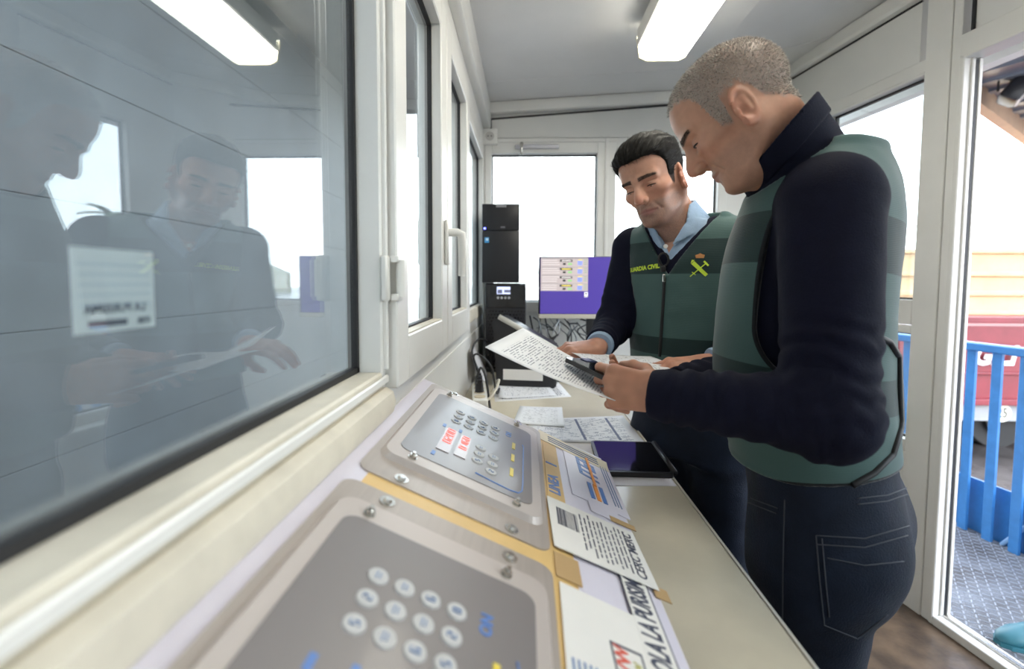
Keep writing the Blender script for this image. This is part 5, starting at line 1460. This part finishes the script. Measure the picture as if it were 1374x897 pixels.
# cropped hair
def crop(H, n, seed, comb_local, length, width, colf, lift, nm='hair', jit=0.35, base=B1, parent=man1, thr=0.5):
    r = np.random.default_rng(seed)
    cand = np.where(H['hm'] > thr)[0]
    sel = r.choice(cand, n, replace=True)
    p = H['hv'][sel] + r.normal(0, 0.0009, (n, 3)); nn = H['hn'][sel]
    cb = (H['HM'] @ np.array(comb_local)); cb = cb - nn * (nn @ cb)[:, None]; cb /= np.maximum(np.linalg.norm(cb, axis=1), 1e-6)[:, None]
    return strands(nm, p - base, nn, cb, length, width, colf, M_HAIR, parent, lift=lift, jitter=jit, seed=seed)
def grey(r, n, p):
    t = r.random(n)
    c = np.where(t[:, None] < 0.6, np.array([0.68, 0.63, 0.57]), np.where(t[:, None] < 0.85, np.array([0.42, 0.37, 0.32]), np.array([0.16, 0.135, 0.12])))
    return c * (0.8 + 0.4 * r.random((n, 1)))
crop(H1, 15000, 11, (0, 0.5, -0.4), 0.0055, 0.00042, grey, 0.62)
# sweater with stand-up collar
CT1 = KS(0.436, 0.80, 1.524) + nrm(V3(-0.74, 0.22, 0.62)) * 0.022                       # centre of the collar opening
cdir = nrm(H1['n0'] - NB1)
cpl = nrm(V3(-0.74, 0.22, 0.62))
def f_sw1(P):
    d = tube_sdf(P, torso1[2:], 0.0)
    d = smax(d, 0.930 - P[:, 2], 0.01)
    d = smin(d, arm_fn(P, SL1, EL1, WL1, [0.071, 0.057, 0.042], 0.020), 0.035)
    d = smin(d, arm_fn(P, SR1, ER1, WR1, [0.070, 0.056, 0.042], 0.0), 0.03)
    d = smin(d, cap(P, NB1 + V3(0.01, -0.03, -0.03), SL1 + V3(0.02, 0.03, 0.020), 0.058, 0.052), 0.05)
    d = smin(d, cap(P, NB1 + V3(0.01, 0.03, -0.03), SR1 + V3(0, -0.02, 0.01), 0.058, 0.052), 0.05)
    col = cap(P, NB1 - cdir * 0.03, H1['n0'] + cdir * 0.05, 0.088, 0.076)
    col = smax(col, (P - CT1) @ cpl, 0.008)
    return smin(d, col, 0.025)
cdp1 = fold_disp([(SL1, EL1, WL1), (SR1, ER1, WR1)], 0.0034)
sw1, bsw1 = cloth('sweater', f_sw1, (0.12, 0.52, 0.90), (0.80, 1.18, 1.72), 0.0045, M_NAVY, man1, B1, wr=0.003, wscale=14, dispf=cdp1)
# turned-down edge of the collar
def f_cf(P):
    col = np.abs(cap(P, NB1 - cdir * 0.03, H1['n0'] + cdir * 0.05, 0.091, 0.079)) - 0.0028
    w = (P - CT1) @ cpl
    return smax(smax(col, w - 0.004, 0.003), -w - 0.034, 0.003)
cloth('collar_fold', f_cf, CT1 - 0.16, CT1 + 0.16, 0.003, M_NAVY, man1, B1)
# vest
def f_hole1(P): return np.minimum(cap(P, SL1 + V3(-0.03, -0.03, -0.020), KS(0.435, 0.69, 1.235), 0.080, 0.092), cap(P, SR1 + V3(0, 0.02, 0), KS(0.62, 0.99, 1.24), 0.085, 0.095))
hem1 = lambda P: 0.968 + 0.10 * (P[:, 0] - 0.53) - 0.12 * (P[:, 1] - 0.80)
def f_v1(P):
    d = tube_sdf(P, torso1[2:], 0.013)
    d = smin(d, cap(P, NB1 + V3(0.03, -0.05, -0.015), SL1 + V3(0.028, 0.032, 0.032), 0.062, 0.050), 0.05)
    d = smin(d, cap(P, NB1 + V3(0.03, 0.05, -0.015), SR1 + V3(0.0, -0.05, 0.03), 0.062, 0.052), 0.05)
    d = smax(d, hem1(P) - P[:, 2], 0.005)
    d = smax(d, -f_hole1(P), 0.004)
    return smax(d, -smin(cap(P, NB1 - cdir * 0.03, H1['n0'] + cdir * 0.1, 0.096, 0.086), (CT1 - P) @ cpl * 0 + 9, 0.001), 0.005)
def trim1(v): return np.clip(1 - np.minimum(np.abs(f_hole1(v)), np.abs(v[:, 2] - hem1(v))) / 0.014, 0, 1)
M_VEST1 = vest_mat('green_vest_front_man', [1.425, 1.335, 1.165, 1.105])
vest1, bv1 = cloth('vest', f_v1, (0.28, 0.60, 0.90), (0.86, 1.20, 1.66), 0.0045, M_VEST1, man1, B1, wr=0.003, wscale=11,
                   floats={'band': lambda v: v[:, 2] + 0.10 * (v[:, 0] - 0.35), 'trim': trim1}, seed=4)
# jeans
lf1 = nrm(V3(-math.sin(math.radians(42)), -math.cos(math.radians(42)), 0)); bk1 = V3(math.cos(math.radians(42)), -math.sin(math.radians(42)), 0)
hc1 = KS(0.545, 0.845, 0.865)
butt1 = [hc1 + lf1 * 0.075 + bk1 * 0.052, hc1 - lf1 * 0.075 + bk1 * 0.052]
hips1 = [(*KS(x, y, z), a, b_, w) for x, y, z, a, b_, w in [(0.545, 0.845, 0.80, 0.168, 0.120, 42), (0.545, 0.845, 0.90, 0.172, 0.124, 42), (0.528, 0.842, 1.00, 0.160, 0.118, 40)]]
def f_j1(P):
    d = legs_fn(P, hips1, legs1, [0.098, 0.078, 0.062], butt1)
    return smax(smax(d, P[:, 2] - 0.980, 0.004), 0.045 - P[:, 2], 0.004)
je1, bj1 = cloth('jeans', f_j1, (0.32, 0.62, 0.03), (0.86, 1.20, 1.02), 0.0065, M_JEAN, man1, B1, wr=0.008, wscale=9, seed=8)
for (Hh, K, A) in legs1: shoe('shoe', A, (-0.74, 0.67), man1, B1)
def on_surface(px_pts, bvh, base, off=0.0015):
    out = []
    o0 = Vector(CAM0 - base)
    for a, b in zip(px_pts[:-1], px_pts[1:]):
        for k in range(10):
            t = k / 10; d = cam_ray(a[0] + (b[0] - a[0]) * t, a[1] + (b[1] - a[1]) * t)
            hit, nn, _, _ = bvh.ray_cast(o0, d, 3.0)
            if hit is not None: out.append(hit + nn * off)
    return out
def seam(nm, pts, r, m, bvh, base, parent, off=0.0015):
    p = on_surface(pts, bvh, base, off)
    if len(p) > 3:
        b = MB(); b.tube(p, r, seg=6); return b.build(nm, m, parent, smooth=True)
for pts in ([(1095, 718), (1160, 722), (1226, 703)], [(1097, 730), (1160, 734), (1224, 716)], [(1095, 718), (1100, 780), (1106, 838), (1150, 856), (1195, 820)], [(1103, 722), (1108, 780), (1113, 832)],
            [(1110, 748), (1160, 758), (1218, 752)], [(1053, 670), (1051, 760), (1050, 880)], [(980, 645), (1000, 672), (1046, 690)], [(984, 640), (1003, 666), (1048, 683)], [(1150, 668), (1190, 664), (1222, 652)], [(1150, 676), (1190, 672), (1224, 660)]):
    seam('seam', pts, 0.0011, M_STITCH, bj1, B1, man1, 0.0008)
# side strap of the vest
seam('side_binding', [(1172, 450), (1192, 458), (1206, 480), (1211, 520), (1207, 575), (1196, 610), (1172, 634), (1140, 652)], 0.0055, M_GASKET, bv1, B1, man1, 0.001)

# ------------------------------------------------------------ officer behind, facing the camera
B2 = np.array([0.48, 1.37, 0.0])
th2 = math.degrees(math.atan2(-0.76, 0.65))     # facing (-0.65, -0.76)
f22 = nrm(V3(-0.65, -0.76, 0)); r22 = V3(f22[1], -f22[0], 0)   # person's right
torso2 = [(0.50, 1.39, 0.80, 0.168, 0.120, th2), (0.50, 1.39, 0.90, 0.172, 0.124, th2), (0.49, 1.38, 1.00, 0.160, 0.118, th2), (0.48, 1.375, 1.12, 0.166, 0.122, th2),
          (0.48, 1.37, 1.25, 0.178, 0.124, th2), (0.478, 1.368, 1.35, 0.184, 0.120, th2), (0.470, 1.365, 1.42, 0.165, 0.100, th2), (0.455, 1.36, 1.475, 0.105, 0.075, th2)]
c2 = V3(0.478, 1.368, 0)
SR2 = c2 + r22 * 0.178 + V3(0, 0, 1.400); SL2 = c2 - r22 * 0.178 + V3(0, 0, 1.405)
ER2, WR2 = V3(0.265, 1.44, 1.160), V3(0.195, 1.240, 1.126)
EL2, WL2 = V3(0.665, 1.155, 1.150), V3(0.440, 1.115, 1.105)
legs2 = [(c2 + r22 * 0.085 + V3(0.02, 0.02, 0.83), c2 + r22 * 0.10 + V3(0.015, 0, 0.47), c2 + r22 * 0.11 + V3(0.02, 0.02, 0.09)), (c2 - r22 * 0.085 + V3(0.02, 0.02, 0.83), c2 - r22 * 0.10 + V3(0.02, 0.01, 0.47), c2 - r22 * 0.11 + V3(0.02, 0.03, 0.09))]
hp2 = dict(skin=(0.53, 0.28, 0.195), stubble=0.7, lip=(0.34, 0.14, 0.125), brow=(0.016, 0.013, 0.012), scalp=(0.02, 0.016, 0.014), scalp_amt=0.95, nose=0.121, jaw=0.054, neck=0.055, scale=1.0)
hands2 = [
    (WR2, (-0.93, -0.34, -0.06), (0.02, -0.30, 0.95), 'R', [(12, 18, 10), (14, 20, 10), (18, 22, 12), (22, 24, 12)], [(0.72, 0.5, -0.42), (0.92, 0.2, -0.32), (0.98, 0.0, -0.2)], 0.95, (0.06, 0.02, -0.04, -0.1)),
    (WL2, (-0.97, -0.10, -0.12), (-0.05, -0.35, 0.93), 'L', [(12, 14, 8), (14, 16, 10), (18, 18, 10), (22, 20, 12)], [(0.82, 0.42, -0.45), (0.95, 0.15, -0.30), (0.98, 0.05, -0.2)], 0.95, (0.06, 0.02, -0.04, -0.1))]
NB2 = V3(0.440, 1.355, 1.450)
phi = math.radians(43)
man2, H2 = make_body('dark-haired man looking down behind the counter, green vest over blue shirt', B2, (0.356, 1.325, 1.589), ((-math.sin(phi), -math.cos(phi)), math.radians(22)), math.radians(12), hp2, NB2,
                     torso2, [(SL2, EL2, WL2), (SR2, ER2, WR2)], hands2, legs2)
# swept-back dark hair: a shaped cap plus loose strands
def f_h2(P):
    Q = H2['toQ'](P); ax = np.abs(Q[:, 0]); y, z = Q[:, 1], Q[:, 2]
    tp = np.clip((z - 0.03) / 0.06, 0, 1); tp = tp * tp * (3 - 2 * tp)
    thk = 0.0035 + 0.0085 * tp + 0.006 * tp * np.clip((y - 0.0) / 0.07, 0, 1)
    ang = np.arctan2(Q[:, 0], np.maximum(z - 0.0, 0.01) + 0.02)
    gr = np.sin(ang * 46 + 5 * vnoise(Q, 28, 5)) * 0.0008 + np.sin(ang * 21 + 6 * vnoise(Q, 22, 2)) * 0.0007
    d = skull_sdf(np.stack([ax, y, z], 1)) - thk - gr * (0.3 + tp)
    hl = hairline(y) + 0.004 * (vnoise(Q, 260, 6) - 0.5) - 0.004
    return smax(d, (hl - z) * 0.75, 0.008)
hcv = H2['hc']
def hcol(r, n, p): return np.tile(np.array([0.010, 0.009, 0.008]), (n, 1)) * (0.5 + 1.0 * r.random((n, 1))) + (r.random((n, 1)) < 0.07) * np.array([0.12, 0.12, 0.12])
hv2, hq2 = polygonize(f_h2, hcv - 0.15, hcv + 0.16, 0.0021)
hn2 = vnormals(hv2, hq2)
me = np_mesh('hair', hv2 - B2, hq2, M_HAIR, np.tile(np.array([0.010, 0.009, 0.008]), (len(hv2), 1)) * (0.6 + 0.8 * vnoise(hv2, 400, 3))[:, None])
hair2 = link(bpy.data.objects.new('hair', me), man2)
r_ = np.random.default_rng(5); sel = r_.choice(len(hv2), 9000)
cb = H2['HM'] @ np.array([0, -0.9, 0.25]); nn = hn2[sel]; cbb = cb - nn * (nn @ cb)[:, None]; cbb /= np.maximum(np.linalg.norm(cbb, axis=1), 1e-6)[:, None]
strands('loose_hair', hv2[sel] - B2, nn, cbb, 0.016, 0.00035, hcol, M_HAIR, hair2, lift=0.14, jitter=0.16, seed=6, bend=0.1)

# shirt, sweater, vest
CT2 = H2['n0'] * 0.45 + NB2 * 0.55
cd2 = nrm(H2['n0'] - NB2)
ZF2 = f22
def f_sh2(P):
    d = tube_sdf(P, torso2[3:], -0.004)
    q = P - NB2; h = q @ cd2; rad = np.linalg.norm(q - h[:, None] * cd2, axis=1)
    fl_ = np.abs(rad - (0.068 + 0.020 * np.clip((0.055 - h) / 0.06, 0, 1.2))) - 0.0030
    lat = q @ r22; fr = q @ ZF2
    gap = 0.010 + 0.55 * np.clip(0.062 - h, 0, 0.2)
    ring = smax(smax(fl_, h - 0.062, 0.003), -0.002 - h + 0.35 * np.minimum(0, 0.03 - fr), 0.004)
    ring = smax(ring, np.where(fr > 0, 0.012 - np.abs(lat), -0.05), 0.003)
    d = smin(d, ring, 0.006)
    vv = smax(np.abs(lat) - 0.030 * np.clip((P[:, 2] - 1.375) / 0.06, 0, 1.5), -(fr - 0.02), 0.002)
    return smax(d, -smax(vv, 1.375 - P[:, 2], 0.004), 0.003)
sh2, _ = cloth('shirt', f_sh2, (0.24, 1.12, 1.08), (0.70, 1.60, 1.58), 0.0035, M_SHIRT, man2, B2, wr=0.003, wscale=30)
def vcut2(P, w0, z0, z1):
    q = P - c2; lat = np.abs(q @ r22 - 0.01); fr = q @ ZF2
    return smax(lat - w0 * np.clip((P[:, 2] - z0) / (z1 - z0), 0, 1.6), 0.03 - fr, 0.003)
def f_sw2(P):
    d = tube_sdf(P, torso2[2:], 0.0)
    d = smax(d, 0.945 - P[:, 2], 0.01)
    d = smin(d, arm_fn(P, SR2, ER2, WR2, [0.066, 0.050, 0.040], -0.030), 0.035)
    d = smin(d, arm_fn(P, SL2, EL2, WL2, [0.066, 0.052, 0.040], -0.020), 0.035)
    for q_ in (SR2, SL2): d = smin(d, cap(P, NB2 + V3(0, 0, -0.025), q_ + V3(0, 0, 0.012), 0.052, 0.050), 0.04)
    d = smax(d, -cap(P, NB2 - cd2 * 0.01, NB2 + cd2 * 0.2, 0.074, 0.08), 0.006)
    return smax(d, -smax(vcut2(P, 0.050, 1.362, 1.42), 1.362 - P[:, 2], 0.004), 0.004)
sw2, bsw2 = cloth('sweater', f_sw2, (0.10, 1.02, 0.92), (0.80, 1.66, 1.52), 0.0055, M_NAVY, man2, B2, wr=0.004, wscale=14, dispf=fold_disp([(SR2, ER2, WR2), (SL2, EL2, WL2)], 0.003))
def f_hole2(P): return np.minimum(cap(P, SR2 + r22 * 0.035, ER2 + V3(0.03, 0, 0.06), 0.082, 0.078), cap(P, SL2 - r22 * 0.035, SL2 - r22 * 0.04 + V3(0, 0, -0.2), 0.082, 0.09))
hem2 = lambda P: np.full(len(P), 1.005)
def f_v2(P):
    d = tube_sdf(P, torso2[2:], 0.012)
    for q_ in (SR2, SL2): d = smin(d, cap(P, NB2 + V3(0, 0, -0.020), q_ + V3(0, 0, 0.018), 0.056, 0.052), 0.04)
    d = smax(d, hem2(P) - P[:, 2], 0.005)
    d = smax(d, -f_hole2(P), 0.004)
    d = smax(d, -cap(P, NB2 - cd2 * 0.03, NB2 + cd2 * 0.2, 0.082, 0.09), 0.005)
    return smax(d, -smax(vcut2(P, 0.066, 1.318, 1.42), 1.318 - P[:, 2], 0.004), 0.004)
def trim2(v): return np.clip(1 - np.minimum(np.abs(f_hole2(v)), np.abs(v[:, 2] - 1.005)) / 0.012, 0, 1)
M_VEST2 = vest_mat('green_vest_rear_man', [1.415, 1.322, 1.147, 1.098])
vest2, bv2 = cloth('vest', f_v2, (0.22, 1.10, 0.95), (0.76, 1.62, 1.52), 0.0045, M_VEST2, man2, B2, wr=0.007, wscale=13,
                   floats={'band': lambda v: v[:, 2] + 0.0 * v[:, 0], 'trim': trim2}, seed=9)
hips2 = [(0.50, 1.39, 0.80, 0.162, 0.114, th2), (0.50, 1.39, 0.90, 0.166, 0.118, th2), (0.492, 1.382, 1.0, 0.156, 0.112, th2)]
hc2 = V3(0.50, 1.39, 0.86)
def f_j2(P):
    d = legs_fn(P, hips2, legs2, [0.092, 0.074, 0.06], [hc2 + r22 * 0.07 - ZF2 * 0.05, hc2 - r22 * 0.07 - ZF2 * 0.05])
    return smax(smax(d, P[:, 2] - 1.0, 0.004), 0.045 - P[:, 2], 0.004)
je2, bj2 = cloth('jeans', f_j2, (0.24, 1.16, 0.03), (0.78, 1.64, 1.03), 0.0075, M_JEAN, man2, B2, wr=0.009, wscale=10, seed=12)
for (Hh, K, A) in legs2: shoe('shoe', A, (-0.65, -0.76), man2, B2)
# shirt cuffs
for E_, W_, rc in ((ER2, WR2, 0.037), (EL2, WL2, 0.037)):
    dv = nrm(W_ - E_)
    b = MB(); b.tube([W_ - dv * 0.05 - B2, W_ - dv * 0.012 - B2, W_ - dv * 0.008 - B2], [rc, rc, rc - 0.002], seg=24); b.build('shirt_cuff', M_SHIRT, man2, smooth=40)
# zip, its puller and the clipped badge reel
seam('zip', [(892, 372), (890, 410), (888, 440), (885, 482)], 0.0045, M_GASKET, bv2, B2, man2, 0.001)
b = MB(); p = on_surface([(892, 366), (892, 374)], bv2, B2, 0.006)
if p:
    b.box(tuple(p[-1]), (0.008, 0.008, 0.022), bevel=0.002); b.build('zip_puller', M_STEEL, man2)
# printed words and emblem on the chest
def chest_frame(lat, z):
    o = c2 + ZF2 * 0.30 + r22 * lat + V3(0, 0, z) - B2
    X_ = -r22; Y_ = V3(0, 0, 1); Z_ = ZF2
    return Matrix(((X_[0], Y_[0], Z_[0], o[0]), (X_[1], Y_[1], Z_[1], o[1]), (X_[2], Y_[2], Z_[2], o[2]), (0, 0, 0, 1)))
def chest_text(nm, txt, size, lat, z, rot, m, bold=0.0006, sx=1.0):
    t = text_obj(nm, txt, size, m, Matrix(), man2, ext=0.0, bold=bold, sx=sx)
    bmx = bmesh.new(); bmx.from_mesh(t.data); bmesh.ops.triangulate(bmx, faces=bmx.faces[:]); bmesh.ops.subdivide_edges(bmx, edges=bmx.edges[:], cuts=1); bmx.to_mesh(t.data); bmx.free()
    project_mesh(t, bv2, chest_frame(lat, z) @ Matrix.Rotation(rot, 4, 'Z'), -ZF2, 0.0022)
chest_text('vest_lettering', 'GUARDIA CIVIL', 0.0165, 0.092, 1.340, 0.10, M_YTEXT, 0.0008, 1.0)
def chest_poly(nm, polys, lat, z, m):
    b = MB()
    for pl in polys:
        n = len(pl); vs2 = [b.bm.verts.new((x, y, 0)) for x, y in pl]; b.bm.faces.new(vs2)
    bmesh.ops.triangulate(b.bm, faces=b.bm.faces[:]); bmesh.ops.subdivide_edges(b.bm, edges=b.bm.edges[:], cuts=2)
    b.uv = True
    o = b.build(nm, m, man2); project_mesh(o, bv2, chest_frame(lat, z), -ZF2, 0.0022)
def barp(x0, y0, x1, y1, w0, w1):
    d = Vector((x1 - x0, y1 - y0)).normalized(); n = Vector((-d.y, d.x))
    return [(x0 + n.x * w0, y0 + n.y * w0), (x0 - n.x * w0, y0 - n.y * w0), (x1 - n.x * w1, y1 - n.y * w1), (x1 + n.x * w1, y1 + n.y * w1)]
chest_poly('vest_emblem', [barp(-0.016, 0.015, 0.018, -0.019, 0.0052, 0.0042), barp(-0.021, -0.022, 0.017, 0.014, 0.0010, 0.0013), barp(0.010, 0.018, 0.021, 0.006, 0.0022, 0.0022), barp(-0.017, -0.010, -0.008, -0.018, 0.001, 0.001), [(-0.021, 0.012), (-0.011, 0.021), (-0.018, 0.022)]], -0.072, 1.338, M_YTEXT)
chest_poly('vest_crown', [[(-0.009, 0.026), (0.009, 0.026), (0.011, 0.034), (0.006, 0.031), (0.003, 0.037), (0, 0.039), (-0.003, 0.037), (-0.006, 0.031), (-0.011, 0.034)]], -0.072, 1.338, M_CROWN)
# black badge reel hanging in the V of the vest
b = MB(); o0 = on_surface([(893, 349), (893, 352)], bsw2, B2, 0.012)
if o0:
    c0 = o0[0]
    b.tube([c0 + Vector((0.014 * math.cos(a), 0, 0.018 * math.sin(a))) for a in [k * math.pi / 6 for k in range(12)]], 0.003, seg=6, closed=True); b.box(tuple(c0 + Vector((0, 0, -0.026))), (0.014, 0.010, 0.016), bevel=0.003)
    b.build('badge_clip', M_GASKET, man2, smooth=40)
    b = MB(); b.cyl(tuple(c0 + Vector((0.004, -0.004, 0.036))), 0.006, 0.003, axis='Y', seg=16); b.build('shirt_button', M_WHITEP, man2, smooth=40)

# ------------------------------------------------------------ what they hold
def quad_sheet(name, A, B, C_, D_, m, lab, sag=0.0, n=14, bendv=0.0):
    """A->B text direction, A->D down the page (v=1 at AB)"""
    A, B, C_, D_ = [Vector(p) for p in (A, B, C_, D_)]
    G = []
    for i in range(n + 1):
        s = i / n; row = []
        for j in range(n + 1):
            t = 1 - j / n
            p = A * (1 - s) * (1 - t) + B * s * (1 - t) + C_ * s * t + D_ * (1 - s) * t
            p = p + Vector((0, 0, -sag * math.sin(math.pi * t) + bendv * math.sin(math.pi * s)))
            row.append(p)
        G.append(row)
    mb = MB(); mb.sheet(G, 0.0005); o = mb.build(name, m, None, smooth=True)
    return tag(o, lab, 'paper')
quad_sheet('held_document', KS(-0.068, 0.760, 1.192), KS(-0.006, 0.945, 1.206), KS(0.190, 0.895, 1.108), KS(0.140, 0.715, 1.116), PM_TEXT, 'printed letter held up by the man in profile', sag=0.006)
quad_sheet('held_document', (0.165, 1.015, 1.100), (0.105, 1.215, 1.122), (0.330, 1.225, 1.105), (0.365, 1.050, 1.088), PM_BLANK, 'white sheet held flat between both hands of the dark-haired man', sag=0.004, bendv=0.006)
ph0, ph1 = Vector(KS(0.094, 0.862, 1.152)), Vector(KS(0.160, 0.745, 1.136))
pd = (ph1 - ph0).normalized(); pw_ = pd.cross(Vector((0.0, 0.25, 1))).normalized(); pn = pw_.cross(pd).normalized()
if pn.z < 0: pn = -pn
Mp = Matrix(((pw_.x, pd.x, pn.x, 0), (pw_.y, pd.y, pn.y, 0), (pw_.z, pd.z, pn.z, 0), (0, 0, 0, 1)))
Mp.translation = (ph0 + ph1) / 2 + Vector((0, 0, 0.004))
ph = thing('mobile_phone', 'black mobile phone lying on the letter under the thumb', 'phone', M=Mp)
b = MB(); b.prism(rrect(-0.034, 0.034, -0.068, 0.068, 0.009), -0.004, 0.004); b.build('phone_case', M_BLACKP, ph)
b = MB(); b.prism(rrect(-0.032, 0.032, -0.066, 0.066, 0.007), 0.004, 0.0046); b.build('phone_screen', M_BLACKG, ph)
b = MB(); b.prism(rrect(-0.028, 0.0, -0.062, -0.040, 0.004), 0.0046, 0.0062); b.build('lens_block', mat('phone_lens', (0.10, 0.11, 0.2), 0.15), ph)
